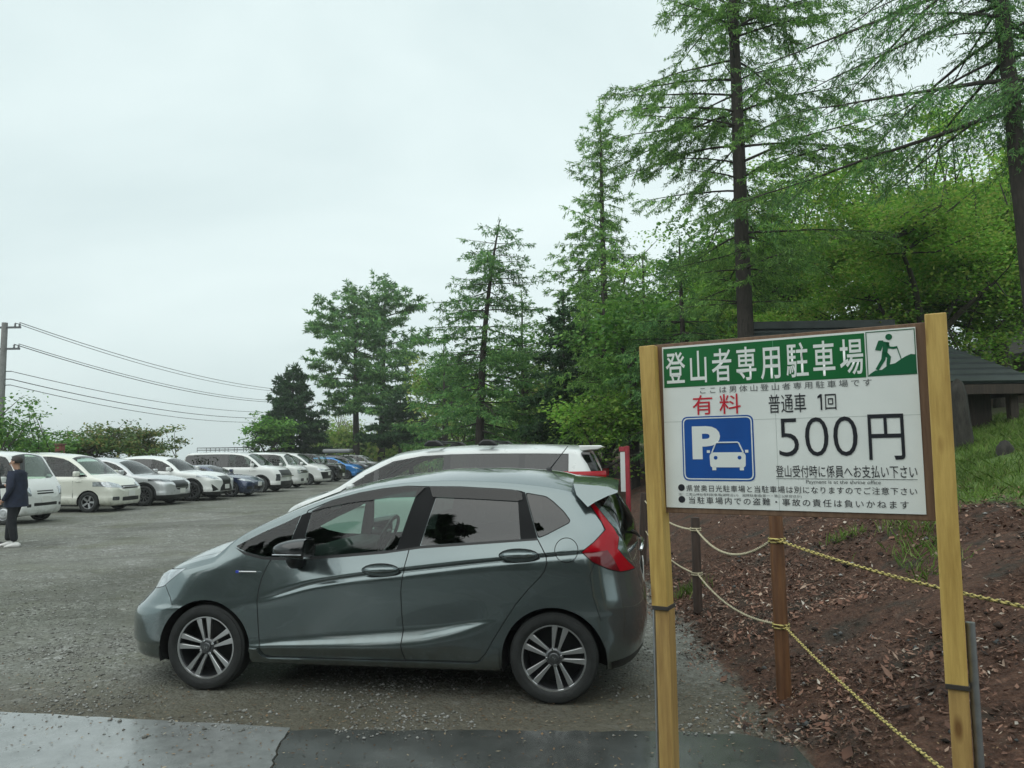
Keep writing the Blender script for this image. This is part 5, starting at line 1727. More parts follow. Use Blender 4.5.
# undergrowth closing the view through the wood
n = 26000
ux = wr.uniform(-16, 16, n); uy = wr.uniform(60, 95, n)
uh = terrain_z(ux, uy) + wr.random(n) ** 1.6 * (1.8 + 2.6 * vnoise(ux, uy, 3.0))
ok = (ux / uy > -.27) & (ux / uy < .22)
ux, uy, uh = ux[ok], uy[ok], uh[ok]
T = Tree(5)
n = len(ux)
d = wr.normal(0, 1, (n, 3)); d[:, 2] *= .5; d /= np.linalg.norm(d, axis=1)[:, None]
w = np.cross(d, wr.normal(0, 1, (n, 3))); w /= np.linalg.norm(w, axis=1)[:, None]
T.leaves(np.stack([ux, uy, uh], 1), d, w, wr.uniform(.25, .6, n), wr.uniform(.2, .4, n))
Vv = np.vstack(T.lv)
tag(mesh_np('undergrowth', Vv, np.arange(len(Vv)).reshape(-1, 4), WOODY), 'pale green undergrowth closing the far wood', 'undergrowth', kind='stuff')
# wooded slope behind the camera, seen only as dark tips in the car windows
bx, by, bz = np.zeros(0), np.zeros(0), np.zeros(0)
for (cx_, cy_, ch_, cr_) in ((-8.2, -9.5, 12.6, 1.6), (-5.0, -9.8, 12.2, 1.5), (-2.9, -9.0, 12.6, 1.5), (4.5, -12, 11.0, 1.6), (-13.0, -12, 12.0, 1.8)) + tuple((float(q_), float(wr.uniform(-12, -9)), float(wr.uniform(7, 11)), float(wr.uniform(1.5, 2.3))) for q_ in np.linspace(-20, 9, 15)):
    m_ = 7000
    u_ = wr.random(m_) ** .8; a_ = wr.uniform(0, 6.28, m_); q_ = (1 - u_) * cr_ * np.sqrt(wr.random(m_)) * (.6 + .5 * np.sin(u_ * 40) ** 2)
    bx = np.append(bx, cx_ + q_ * np.cos(a_)); by = np.append(by, cy_ + q_ * np.sin(a_)); bz = np.append(bz, u_ * ch_)
n = len(bx)
d = wr.normal(0, 1, (n, 3)); d[:, 2] *= .5; d /= np.linalg.norm(d, axis=1)[:, None]
w = np.cross(d, wr.normal(0, 1, (n, 3))); w /= np.linalg.norm(w, axis=1)[:, None]
T = Tree(6); T.leaves(np.stack([bx, by, bz], 1), d, w, wr.uniform(.25, .6, n), wr.uniform(.08, .22, n))
Vv = np.vstack(T.lv)
tag(mesh_np('woods', Vv, np.arange(len(Vv)).reshape(-1, 4), FIR), 'dark wood behind the camera reflected in the car windows', 'woods', kind='stuff')
# ------------------------------------------------------------------ the other parked cars
WHITE_P = paint_mat('white paint', (.72, .74, .72), 0.0, .30)
PEARL_P = paint_mat('ivory pearl paint', (.70, .71, .63), 0.05, .30)
SILVER_P = paint_mat('silver paint', (.55, .57, .58), .35, .30)
NAVY_P = paint_mat('dark blue paint', (.020, .035, .085), .3, .28)
BLUE_P = paint_mat('bright blue paint', (.03, .20, .52), .3, .28)
BLACK_P = paint_mat('black paint', (.012, .013, .014), .2, .25)
CHAR_P = paint_mat('charcoal paint', (.060, .064, .068), .45, .30)
GL_TINT = glass_mat('green tinted glass', (.72, .86, .78), base=.0)
GRILLE = mat('grille black', (.010, .011, .012), .35, .2)

def make_car(name, label, loc, rz, paint, L_, W, H, axles, wr, rim, style, hf, cowl, wt, rt, tt, belt, zn=.62, win=(), roofw=.74, drop=.085, lamp=None, grille=None, intake=None,
             lamp_s=.55, plate=(.33, .165, .42), chrome=None, ds=.09, mirror=True, clad=None, lampm=None, group='parked cars', bot=.22, cab=True, ws_narrow=.10, crown=2.3, apil=.10, rear_lamp=None, privacy=True, msize=1.0, fog=None, plan_n=(.40, 2.8), face=None, tilt=.04):
    root = thing(name, label, 'car', loc, rz, group)
    o = -L_ / 2
    S = lambda s: s + o
    hw = W / 2
    rm = ((wt[0] + rt[0]) / 2, H)
    top = [(0, zn - .04), (.012, zn + .02), (hf[0] * .45, zn + (hf[1] - zn) * .55), hf, ((hf[0] + cowl[0]) / 2, (hf[1] + cowl[1]) / 2 + .035), cowl, ((cowl[0] + wt[0]) / 2, (cowl[1] + wt[1]) / 2 + .05), wt, ((wt[0] + rm[0]) / 2, (wt[1] + H) / 2 + .02), rm, rt, tt,
           (L_ - .03, belt[1][1] - .02), (L_ - .005, .72), (L_, .58)]
    edge = [(0, zn - .08), (.012, zn - .03), (hf[0] * .45 + .01, zn - .02 + (hf[1] - zn) * .5), (hf[0] + .03, hf[1] - .045), ((hf[0] + cowl[0]) / 2 + .04, (hf[1] + cowl[1]) / 2 - .03), (cowl[0] + apil, cowl[1] - .02), ((cowl[0] + wt[0]) / 2 + apil, (cowl[1] + wt[1]) / 2 - .01), (wt[0] + apil, wt[1] - drop * .7),
            ((wt[0] + rm[0]) / 2, H - drop * 1.1), (rm[0], H - drop), (rt[0] - .03, rt[1] - drop * .8), (tt[0] - .04, tt[1] - .10), (L_ - .05, belt[1][1] - .10), (L_ - .008, .62), (L_, .50)]
    def mono(pts):
        out = [pts[0]]
        for p in pts[1:]:
            if p[0] > out[-1][0] + 1e-3: out.append(p)
        return out
    top, edge = mono(top), mono(edge)
    sh = lambda pts: [(S(a), b) for a, b in pts]
    bl = pch(sh([(0, belt[0][1] - .05), (belt[0][0], belt[0][1]), belt[1], (L_, belt[1][1])] if belt[1][0] < L_ else [(0, belt[0][1] - .05), belt[0], belt[1]]))
    blp = [(S(a), float(bl(S(a)))) for a in np.linspace(0, L_, 12)]
    sp = dict(s0=S(0), s1=S(L_), ds=ds, ntop=8, crown=crown, top=sh(top), edge=sh(edge),
              yedge=sh([(0, hw * .84), (hf[0], hw * .88), (cowl[0], hw * .93), ((cowl[0] + wt[0]) / 2, hw * (.5 * .93 + .5 * roofw)), (wt[0] + .25, hw * roofw), (rt[0], hw * roofw), (tt[0], hw * (roofw + .05)), (L_ - .05, hw * .93), (L_, hw * .93)]),
              bot=sh([(0, bot + .12), (.03, bot), (.3, bot - .02), (L_ - .3, bot - .01), (L_ - .03, bot + .04), (L_, bot + .14)]),
              nose=[(.15, S(.05)), (.4, S(0)), (zn, S(0)), (hf[1], S(hf[0] - .05)), (hf[1] + .5, S(hf[0]))],
              tail=[(.15, S(L_ - .05)), (.45, S(L_)), (.8, S(L_)), (belt[1][1], S(L_ - .02)), (tt[1], S(tt[0] + .06)), (H, S(rt[0] + .10))],
              plan_n=plan_n, plan_t=(.30, 3.0),
              rows=[(None, hw * .86, 1), (bot + .06, hw * .965, 2), (.44, hw * .985, 2), (.50, hw * .968, 2), (.72, hw * .985, 3), ([(p[0], p[1] - .10) for p in blp], hw * 1.0, 1), ([(p[0], p[1] - .05) for p in blp], hw * .985, 2), (blp, hw * .955, 6)])
    cb = CarBody(sp, root)
    ef = pch(sh(edge))
    cover = max(.055, drop * .6)
    def glass(a, b, grow=0.0):
        ss = np.linspace(S(a), S(b), 9)
        lo = [(float(s), float(bl(s)) + .02 - grow) for s in ss]
        hi = [(float(s), float(ef(s)) - cover + grow) for s in ss]
        keep = [i for i in range(9) if hi[i][1] > lo[i][1] + .02]
        if len(keep) < 2: return None
        lo = [lo[i] for i in keep]; hi = [hi[i] for i in keep]
        return lo + hi[::-1]
    if win:
        pl = glass(win[0][0] - .02, win[-1][1] + .02, .012)
        if pl: cb.region('black_trim', 'side', pl)
        for i, (a, b) in enumerate(win):
            pl = glass(a, b)
            if pl: cb.region('win%d' % i, 'side', rnd_poly(pl, .02, 2))
    yc = lambda f: hw * (.93 * (1 - f) + roofw * f) - ws_narrow
    a0, a1 = S(cowl[0] + .04), S(wt[0] - .01)
    cb.region('windscreen', 'top', [(a0, 0), (a0 + .02, yc(0) * .7), (a0 + .07, yc(.05)), ((a0 + a1) / 2, yc(.5)), (a1, yc(1) + .01), (a1 + .02, 0), (a1, -yc(1) - .01), ((a0 + a1) / 2, -yc(.5)), (a0 + .07, -yc(.05)), (a0 + .02, -yc(0) * .7)], parts=(1,))
    def front(key, poly, smax, parts=(0, 1), mirror=False, over=None):
        cb.region(key, 'front', poly, parts=parts, smax=S(smax), mirror=mirror, over=over)
    if face: front('face', face, .5)
    if grille:
        for g in grille: front('grille', g, .6)
    if intake:
        for q, g in enumerate(intake): front('intake%d' % q, g, .5)
    if lamp: front('lamp', lamp, lamp_s, mirror=True)
    if fog: front('fog', fog, .5, mirror=True)
    if clad is not None:
        cb.region('clad', 'side', [(S(-.1), .0), (S(L_ + .1), .0), (S(L_ + .1), clad), (S(-.1), clad)])
        for s in axles: cb.region('clad', 'side', circle_poly(S(s), wr - .01, wr + .13, 28), over=(0,))
    for s in axles: cb.delete('side', circle_poly(S(s), wr - .01, wr + .055, 32))
    cb.freeze()
    cb.piece('body', None, paint)
    if face: cb.piece('front_panel', 'face', GRILLE)
    cb.piece('lower_cladding', 'clad', BLACKPL)
    for sg in (-1, 1):
        cb.piece('window_trim', 'black_trim', GLOSSBLK, side=sg)
        for i in range(len(win)):
            cb.piece('window', 'win%d' % i, (GL_PRIV if privacy else GL_TINT) if i > (1 if len(win) == 4 else 0) else GL_TINT, side=sg)
        cb.piece('headlamp', 'lamp', lampm or LAMPCLEAR, side=sg, offset=.004)
        cb.piece('fog_lamp', 'fog', LAMPDARK, side=sg, offset=.004)
        if mirror:
            mx = S(cowl[0] + .42); mz = float(bl(mx)) + .09
            m = MB(); ya, yb = sorted((sg * (hw + .02), sg * (hw + .02 + .20 * msize))); m.box(mx - .07 * msize, mx + .05 * msize, ya, yb, mz - .06, mz - .06 + .15 * msize)
            mr = m.build('side_mirror', paint, root, bevel=.035 * msize, segs=3, auto=60)
            MB().tube([(mx, sg * (hw - .05), mz - .05), (mx, sg * (hw + .08), mz - .03)], .03, 6).build('mirror_arm', BLACKPL, mr)
        for q, hs in enumerate(win[:2]):
            hx = S(hs[1] - .16); hz = float(bl(hx)) - .13
            MB().tube([(hx - .1, sg * hw * .985, hz), (hx - .06, sg * (hw * .99 + .025), hz), (hx + .06, sg * (hw * .99 + .025), hz), (hx + .1, sg * hw * .985, hz)], .016, 6).build('door_handle', paint, root, smooth=True)
            dx = S(hs[1] + .02); m = MB()
            zz = np.linspace(bot + .16, float(bl(dx)) - .01, 7)
            # the shut line follows the skin
            pts = [(dx + .0, sg * hw * f, z) for z, f in zip(zz, (.975, .984, .972, .980, .986, .999, .962))]
            m.tube(pts, .0055, 4).build('door_gap', GAP, root)
    cb.piece('windscreen', 'windscreen', GL_TINT)
    cb.piece('grille', 'grille', GRILLE)
    for q in range(len(intake or [])): cb.piece('bumper_intake', 'intake%d' % q, BLACKPL)
    cb.lining(float(bl(0)) - .15, LINING, [None, 'black_trim'])
    if plate:
        pw, ph, pz = plate
        MB().box(S(-.022), S(-.006), -pw / 2, pw / 2, pz - ph / 2, pz + ph / 2).build('number_plate', PLATE, root)
    for (y0, y1, z0, z1, s_) in (chrome or []):
        MB().box(S(s_ - .02), S(s_ + .03), y0, y1, z0, z1).build('grille_trim', CHROME, root, bevel=.006)
    for s in axles:
        wheel_well(root, S(s), wr - .01, wr + .05, hw * .96)
        for sg in (-1, 1):
            add_wheel(root, S(s), sg, wr, .195, rim, style, hw - .11, detail=False, spin=.4 * s)
    MB().box(S(axles[0] + wr + .06), S(axles[1] - wr - .06), -hw * .9, hw * .9, bot - .03, bot + .04).build('floor_pan', UNDER, root)
    if cab:
        zf = bot + .34 if H < 1.6 else (.62 if H < 1.8 else .72)
        fs = S(cowl[0] + (wt[0] - cowl[0]) + .25)
        for y in (-.36, .36):
            seat_mb(fs, y * hw / .85, zf, .23, .56).build('seat', SEAT, root, bevel=.05, segs=2, auto=60)
        MB().box(S(cowl[0] + .1), S(cowl[0] + .5), -hw * .84, hw * .84, float(bl(S(cowl[0]))) - .3, float(bl(S(cowl[0]))) - .02).build('dashboard', mat('dashboard', (.014, .015, .016), .6), root, bevel=.03)
    return root

def rectp(y0, y1, z0, z1, r=.03): return rnd_poly([(y0, z0), (y1, z0), (y1, z1), (y0, z1)], r, 3)

RZ = R(175)
def row_loc(Xn, Yc, L_): return (Xn - L_ / 2 * math.cos(R(5)), Yc + L_ / 2 * math.sin(R(5)), float(tz(Xn - 2, Yc)))

make_car('delivery_van', 'small white cab-over van nearest in the row, beside the standing people', row_loc(-12.15, 19.75, 3.4), RZ, WHITE_P, 3.4, 1.475, 1.90, (.62, 3.05), .275, .165, 'cap',
         (.10, .98), (.16, 1.08), (.62, 1.78), (3.25, 1.86), (3.32, 1.70), [(.3, 1.03), (3.3, 1.03)], zn=.70, win=[(.34, 1.15), (1.22, 2.25), (2.32, 3.2)], roofw=.84, drop=.07, lamp=rectp(.50, .72, .70, .92, .03), lamp_s=.20,
         grille=[rectp(-.30, .30, .735, .775, .01), rectp(-.30, .30, .80, .83, .01)], intake=[rectp(-.42, .42, .44, .52, .02), rectp(-.62, -.5, .42, .50, .02), rectp(.5, .62, .42, .50, .02)], plate=(.33, .165, .60), plan_n=(.20, 3.2), apil=.05, ws_narrow=.10)
make_car('minivan', 'ivory white minivan parked second in the row, next to the cab-over van', row_loc(-12.0, 23.85, 4.6), RZ, PEARL_P, 4.6, 1.70, 1.85, (.88, 3.70), .315, .20, 'five',
         (.30, .98), (.78, 1.13), (1.62, 1.72), (4.25, 1.80), (4.42, 1.62), [(.9, 1.07), (4.4, 1.10)], zn=.66, win=[(.98, 1.36), (1.42, 2.35), (2.42, 3.45), (3.52, 4.3)], roofw=.80, lamp=[(.38, .72), (.80, .76), (.86, .80), (.86, .93), (.70, .92), (.42, .84)], lamp_s=.70,
         grille=[rectp(-.40, .40, .70, .80, .03)], intake=[rectp(-.42, .42, .33, .45, .03)], fog=rectp(.54, .74, .36, .47, .03), chrome=[(-.38, .38, .735, .765, .015)], plate=(.33, .165, .55))
make_car('suv', 'silver crossover with a black mesh grille, between two white cars', row_loc(-11.6, 26.6, 4.5), RZ, SILVER_P, 4.5, 1.84, 1.66, (.90, 3.60), .345, .225, 'ten',
         (.34, .94), (1.22, 1.06), (2.02, 1.54), (3.95, 1.58), (4.22, 1.36), [(1.2, 1.02), (4.3, 1.14)], zn=.70, win=[(1.42, 2.45), (2.52, 3.45), (3.52, 4.05)], roofw=.72, lamp=[(.44, .80), (.80, .82), (.92, .84), (.92, .92), (.7, .90), (.46, .86)], lamp_s=.75, lampm=LAMPDARK,
         grille=[[(-.42, .60), (-.30, .52), (.30, .52), (.42, .60), (.44, .84), (-.44, .84)]], intake=[rectp(-.80, .80, .28, .36, .02)], clad=.36, chrome=[(-.43, .43, .585, .60, .01)], plate=(.33, .165, .48))
make_car('suv', 'white luxury crossover with a tall black hourglass grille', row_loc(-10.95, 29.0, 4.85), RZ, WHITE_P, 4.85, 1.89, 1.70, (.95, 3.72), .365, .24, 'ten',
         (.36, .99), (1.35, 1.10), (2.15, 1.58), (4.15, 1.62), (4.55, 1.36), [(1.35, 1.06), (4.6, 1.20)], zn=.74, win=[(1.55, 2.6), (2.68, 3.65), (3.72, 4.3)], roofw=.70, lamp=[(.50, .80), (.78, .80), (.95, .88), (.95, .97), (.75, .93), (.52, .86)], lamp_s=.70,
         grille=[[(-.48, .34), (.48, .34), (.46, .46), (.30, .62), (.38, .90), (-.38, .90), (-.30, .62), (-.46, .46)]], intake=[[(.58, .40), (.82, .34), (.86, .62), (.74, .52)], [(-.58, .40), (-.82, .34), (-.86, .62), (-.74, .52)]], clad=.33, plate=(.33, .165, .50))
make_car('coupe', 'low dark blue sports coupe wedged between two tall white cars', row_loc(-10.5, 31.4, 4.24), RZ, NAVY_P, 4.24, 1.77, 1.30, (.84, 3.41), .31, .215, 'five',
         (.30, .78), (1.30, .92), (2.05, 1.26), (3.0, 1.26), (3.85, .98), [(1.35, .90), (3.9, .96)], zn=.55, win=[(1.62, 2.75), (2.82, 3.35)], roofw=.68, drop=.07, lamp=[(.46, .60), (.80, .64), (.88, .70), (.85, .76), (.55, .68)], lamp_s=.55,
         grille=[rectp(-.45, .45, .30, .45, .04)], intake=[rectp(.58, .80, .30, .42, .02), rectp(-.80, -.58, .30, .42, .02)], plate=(.33, .165, .50), bot=.16)
dl = make_car('minivan', 'white off-road minivan with a roof basket and a black front', row_loc(-10.35, 34.8, 4.8), RZ, WHITE_P, 4.8, 1.80, 1.86, (.92, 3.77), .345, .215, 'ten',
         (.22, 1.08), (.85, 1.20), (1.62, 1.74), (4.45, 1.82), (4.64, 1.62), [(.95, 1.12), (4.6, 1.14)], zn=.74, win=[(1.0, 1.40), (1.46, 2.45), (2.52, 3.6), (3.67, 4.5)], roofw=.82, lamp=rectp(.66, .84, .52, .82, .02), lamp_s=.25, lampm=LAMPDARK,
         grille=[rectp(-.62, .62, .74, 1.0, .03)], intake=[rectp(-.64, .64, .28, .50, .03)], chrome=[(-.66, .66, .69, .735, .0)], clad=.34, plate=(.33, .165, .58), privacy=True)
def roof_basket(root, x0, x1, hw, z, m):
    b = bpy.data.objects.new('roof_rack', None); link_obj(b, root)
    r = MB()
    for y in (-hw, hw):
        r.tube([(x0, y, z), (x1, y, z)], .018, 6); r.tube([(x0, y, z + .10), (x1, y, z + .10)], .016, 6)
        for x in np.linspace(x0, x1, 6): r.tube([(x, y, z - .10), (x, y, z + .10)], .012, 5)
    for x in np.linspace(x0, x1, 9): r.tube([(x, -hw, z), (x, hw, z)], .014, 5)
    for x in (x0, x1): r.tube([(x, -hw, z + .10), (x, hw, z + .10)], .016, 6)
    r.build('rack_frame', m, b)
    return b
roof_basket(dl, -.55, 1.65, .62, 1.93, BLACKPL)
make_car('minivan', 'upright boxy white small wagon half hidden behind the off-road minivan', row_loc(-10.55, 38.4, 3.6), RZ, WHITE_P, 3.6, 1.56, 1.80, (.68, 3.1), .29, .18, 'five',
         (.16, 1.06), (.50, 1.12), (.92, 1.70), (3.3, 1.76), (3.48, 1.60), [(.5, 1.08), (3.5, 1.10)], zn=.72, win=[(.72, 1.62), (1.70, 2.6), (2.67, 3.35)], roofw=.84, drop=.07, lamp=rectp(.50, .72, .72, .92, .03), lamp_s=.2, grille=[rectp(-.44, .44, .74, .90, .03)], intake=[rectp(-.50, .50, .34, .48, .03)], chrome=[(-.45, .45, .80, .83, .0)], plan_n=(.22, 3.2))
make_car('minivan', 'white tall minivan with a wide black lower grille, further up the row', row_loc(-10.25, 42.2, 4.7), RZ, WHITE_P, 4.7, 1.70, 1.83, (.92, 3.77), .315, .205, 'ten',
         (.26, 1.02), (.82, 1.16), (1.66, 1.72), (4.36, 1.79), (4.54, 1.60), [(.95, 1.08), (4.5, 1.10)], zn=.70, win=[(1.0, 1.40), (1.46, 2.40), (2.47, 3.55), (3.62, 4.42)], roofw=.82, lamp=[(.46, .80), (.82, .80), (.84, .92), (.5, .86)], lamp_s=.5,
         grille=[rectp(-.50, .50, .78, .84, .02)], intake=[[(-.70, .34), (.70, .34), (.80, .72), (-.80, .72)]], plate=(.33, .165, .60))
make_car('suv', 'black boxy off-road car behind the tall white minivan', row_loc(-10.35, 46.2, 3.7), RZ, BLACK_P, 3.7, 1.60, 1.74, (.65, 2.9), .345, .21, 'five',
         (.14, 1.06), (1.05, 1.10), (1.32, 1.62), (3.45, 1.70), (3.58, 1.50), [(1.1, 1.10), (3.5, 1.10)], zn=.78, win=[(1.25, 2.15), (2.25, 3.3)], roofw=.84, drop=.07, lamp=rectp(.42, .58, .78, .94, .05), lamp_s=.2, grille=[rectp(-.36, .36, .78, .94, .02)], intake=[rectp(-.6, .6, .40, .55, .02)], plan_n=(.22, 3.2))
make_car('hatchback_car', 'bright blue hatchback near the far end of the row', row_loc(-10.0, 50.2, 4.0), RZ, BLUE_P, 4.0, 1.70, 1.50, (.82, 3.40), .305, .20, 'ten',
         (.26, .92), (.86, 1.04), (1.75, 1.44), (3.3, 1.46), (3.75, 1.24), [(.9, .98), (3.8, 1.06)], zn=.62, win=[(1.15, 1.98), (2.05, 2.9), (2.97, 3.45)], roofw=.74, lamp=[(.46, .66), (.78, .70), (.84, .82), (.6, .78)], lamp_s=.6, grille=[rectp(-.40, .40, .64, .72, .02)], intake=[rectp(-.56, .56, .30, .46, .04)], fog=rectp(.6, .74, .34, .44, .02))
dk = make_car('wagon', 'charcoal wagon with a grey roof box at the far end of the row', row_loc(-10.1, 54.8, 4.7), RZ, CHAR_P, 4.7, 1.80, 1.62, (.92, 3.62), .34, .215, 'five',
         (.34, .94), (1.15, 1.06), (1.98, 1.50), (4.1, 1.56), (4.45, 1.30), [(1.2, 1.02), (4.5, 1.10)], zn=.68, win=[(1.4, 2.35), (2.42, 3.35), (3.42, 4.2)], roofw=.74, lamp=[(.46, .74), (.82, .76), (.88, .86), (.6, .84)], lamp_s=.6, grille=[rectp(-.40, .40, .62, .80, .03)], intake=[rectp(-.6, .6, .30, .42, .04)])
rb_ = bpy.data.objects.new('roof_box', None); link_obj(rb_, dk)
MB().box(-.75, 1.35, -.42, .42, 1.72, 2.02).build('box_shell', mat('roof box grey', (.20, .21, .22), .4), rb_, bevel=.12, segs=3, auto=60)
for x in (-.3, .9): MB().box(x - .03, x + .03, -.62, .62, 1.60, 1.64).box(x - .03, x + .03, -.62, -.58, 1.52, 1.60).box(x - .03, x + .03, .58, .62, 1.52, 1.60).build('rack_bar', BLACKPL, rb_)
make_car('suv', 'light silver car last in the row before the pines', row_loc(-9.9, 60.0, 4.6), RZ, SILVER_P, 4.6, 1.80, 1.62, (.92, 3.62), .34, .215, 'five',
         (.34, .94), (1.15, 1.06), (1.98, 1.50), (4.0, 1.56), (4.35, 1.30), [(1.2, 1.02), (4.4, 1.10)], zn=.68, win=[(1.4, 2.35), (2.42, 3.35), (3.42, 4.1)], roofw=.74, lamp=[(.46, .74), (.82, .76), (.88, .86), (.6, .84)], lamp_s=.6, grille=[rectp(-.40, .40, .62, .80, .03)], intake=[rectp(-.6, .6, .30, .42, .04)])

# ------------------------------------------------------------------ the white people carrier beside the hatchback
def make_people_carrier():
    n_ = Vector((math.sin(-HATCH_RZ), math.cos(-HATCH_RZ), 0))
    d_ = Vector((math.cos(HATCH_RZ), math.sin(HATCH_RZ), 0))
    base = Vector(HATCH_LOC) + n_ * 3.4 + d_ * .785
    L_ = 4.05
    K = -.125
    root = make_car('people_carrier', 'white people carrier with roof bars parked behind the grey hatchback', base, HATCH_RZ, paint_mat('silver white paint', (.62, .65, .64), .12, .30), L_, 1.70, 1.80, (.76, 3.37), .32, .20, 'ten',
        (.18, 1.08), (.67, 1.265), (1.50, 1.715), (3.80, 1.77), (3.99, 1.46), [(.75, 1.20), (3.85, 1.30)], zn=.82, msize=.62, win=[(.85, 1.30), (1.36, 2.15), (2.23, 3.05), (3.12, 3.61)], roofw=.80, drop=.075, ds=.06,
        lamp=[(.40, .84), (.80, .86), (.85, .98), (.66, .98)], lamp_s=.55, grille=[rectp(-.42, .42, .82, .92, .03)], intake=[rectp(-.55, .55, .34, .50, .04)])
    # tail lamp wrapping the rear corner, black rear glass, spoiler, roof bars, visor
    for sg in (-1, 1):
        m = MB()
        pts = [(1.62, .84), (1.80, .845), (2.00, .80), (2.10, .70), (2.15, .60)]
        v = []
        for i, (x, y) in enumerate(pts):
            x += K
            v += [(x, sg * y, 1.375 + .0 * i), (x + .005, sg * (y + .012), 1.40), (x + .005, sg * (y + .012), 1.44), (x, sg * (y - .01), 1.47)]
        f = [(i * 4 + j, i * 4 + j + 1, i * 4 + 5 + j, i * 4 + 4 + j) for i in range(len(pts) - 1) for j in range(3)]
        m.add(v, f).build('tail_lamp', REDLAMP, root, smooth=True)
    MB().prism([(1.84 + K, 1.765), (2.10 + K, 1.765), (2.13 + K, 1.745), (2.06 + K, 1.715), (1.88 + K, 1.70)], 'y', -.62, .62).build('roof_spoiler', WHITE_P, root, bevel=.012, auto=40)
    MB().prism([(1.86 + K, 1.69), (1.98 + K, 1.69), (2.10 + K, 1.42), (1.98 + K, 1.40)], 'y', -.70, .70).build('rear_window', GL_PRIV, root, bevel=.03)
    for x in (.12 + K, .78 + K):
        rk = bpy.data.objects.new('roof_bar', None); link_obj(rk, root)
        MB().tube([(x, -.66, 1.828), (x, .66, 1.828)], .016, 8).build('bar_tube', BLACKPL, rk, smooth=True)
        for sg in (-1, 1):
            MB().prism([(x - .12, 1.775), (x + .12, 1.775), (x + .085, 1.815), (x + .03, 1.845), (x - .06, 1.845), (x - .10, 1.815)], 'y', sg * .66 - .05, sg * .66 + .05).build('bar_foot', BLACKPL, rk, bevel=.015, auto=50)
    return root
# ------------------------------------------------------------------ rope fence on the bank
ROPE, ntr, br_ = new_mat('yellow and black rope')
_tc = ntr.nodes.new('ShaderNodeTexCoord')
_wv = ntr.nodes.new('ShaderNodeTexWave'); _wv.wave_type = 'BANDS'; _wv.bands_direction = 'DIAGONAL'; _wv.inputs['Scale'].default_value = 17; _wv.inputs['Distortion'].default_value = .5
ntr.links.new(_tc.outputs['Object'], _wv.inputs['Vector'])
_rr = ramp_node(ntr, _wv.outputs['Fac'], [(.30, (.10, .085, .03)), (.45, (.55, .46, .16))])
ntr.links.new(_rr.outputs['Color'], br_.inputs['Base Color']); br_.inputs['Roughness'].default_value = .8
PALEROPE = mat('pale worn rope', (.42, .38, .26), .85, var=.3, scale=30)

def rope_post(label, x, y, h, r, m, lean=(0, 0)):
    z = tz(x, y)
    root = thing('rope_post', label, 'fence post', (x, y, z), 0, 'posts of the rope fence')
    MB().tube([(0, 0, -.1), (lean[0] * .5, lean[1] * .5, h * .5), (lean[0], lean[1], h)], [r * 1.03, r, r * .97], 14).build('post', m, root, auto=45)
    return Vector((x, y, z))
rope_post('reddish brown timber rope post standing in the mulch below the price board', 1.775, 5.13, 1.27, .047, RUSTWOOD, (-.01, 0))
rope_post('dark thin rope post between the grey hatchback and the reddish post', 1.84, 7.71, .95, .045, DARKWOOD)
rope_post('leaning dark rope post behind the tail of the grey hatchback', 1.84, 11.0, 1.05, .055, DARKWOOD, (.06, 0))

def rope(label, pts, sag, r, m, knots=()):
    """hangs between fixing points"""
    P = []
    for (a, b), s in zip(zip(pts[:-1], pts[1:]), sag):
        a, b = Vector(a), Vector(b)
        n = 40
        for k in range(n):
            t = k / n
            p = a.lerp(b, t); p.z -= s * 4 * t * (1 - t)
            P.append(p)
    P.append(Vector(pts[-1]))
    mb = MB()
    # two twisted strands
    for ph in (0, math.pi):
        Q = []
        acc = 0
        for i, p in enumerate(P):
            if i: acc += (P[i] - P[i - 1]).length
            Q.append(p)
        # resample finer for the twist
        L_ = acc; N = int(L_ / .012)
        cum = [0]
        for i in range(1, len(P)): cum.append(cum[-1] + (P[i] - P[i - 1]).length)
        S_ = []
        for k in range(N + 1):
            d = L_ * k / N
            i = min(len(P) - 2, int(np.searchsorted(cum, d, side='right')) - 1)
            f = (d - cum[i]) / max(1e-6, cum[i + 1] - cum[i])
            c = P[i].lerp(P[i + 1], f)
            a = d / .045 * 2 * math.pi * .5 + ph
            t = (P[i + 1] - P[i]).normalized(); u = t.cross(Vector((0, 0, 1))).normalized(); w = t.cross(u)
            S_.append(c + (u * math.cos(a) + w * math.sin(a)) * r * .62)
        mb.tube(S_, r * .72, 5)
    for kp in knots:
        kp = Vector(kp[:3]); 
        n = 14
        for dz in (-.010, .010):
            mb.tube([kp + Vector((.053 * math.cos(2 * math.pi * k / n), .053 * math.sin(2 * math.pi * k / n), dz)) for k in range(n + 1)], r * .9, 5)
    o = mb.build('rope', m, None, smooth=True)
    return tag(o, label, 'rope', 'ropes of the rope fence')
rope('yellow and black upper rope running from the reddish post behind the right sign post', [(1.775, 5.08, 1.09), (2.42, 2.7, 1.02)], [.05], .0085, ROPE, [(1.770, 5.13, 1.09)])
rope('yellow lower rope dropping from the reddish post to the foot of the right sign post', [(1.785, 5.08, .53), (1.70, 3.06, .42)], [.03], .0075, ROPE, [(1.772, 5.13, .53)])
rope('pale upper rope sagging between the dark thin post and the reddish post', [(1.90, 11.0, .98), (1.84, 7.66, .90), (1.765, 5.18, 1.095)], [.10, .17], .0085, PALEROPE, [(1.84, 7.71, .90)])
rope('pale lower rope sagging low between the dark thin post and the reddish post', [(1.90, 11.0, .55), (1.84, 7.66, .46), (1.77, 5.18, .53)], [.10, .10], .0075, PALEROPE, [(1.84, 7.71, .46)])
z = tz(2.42, 2.7)

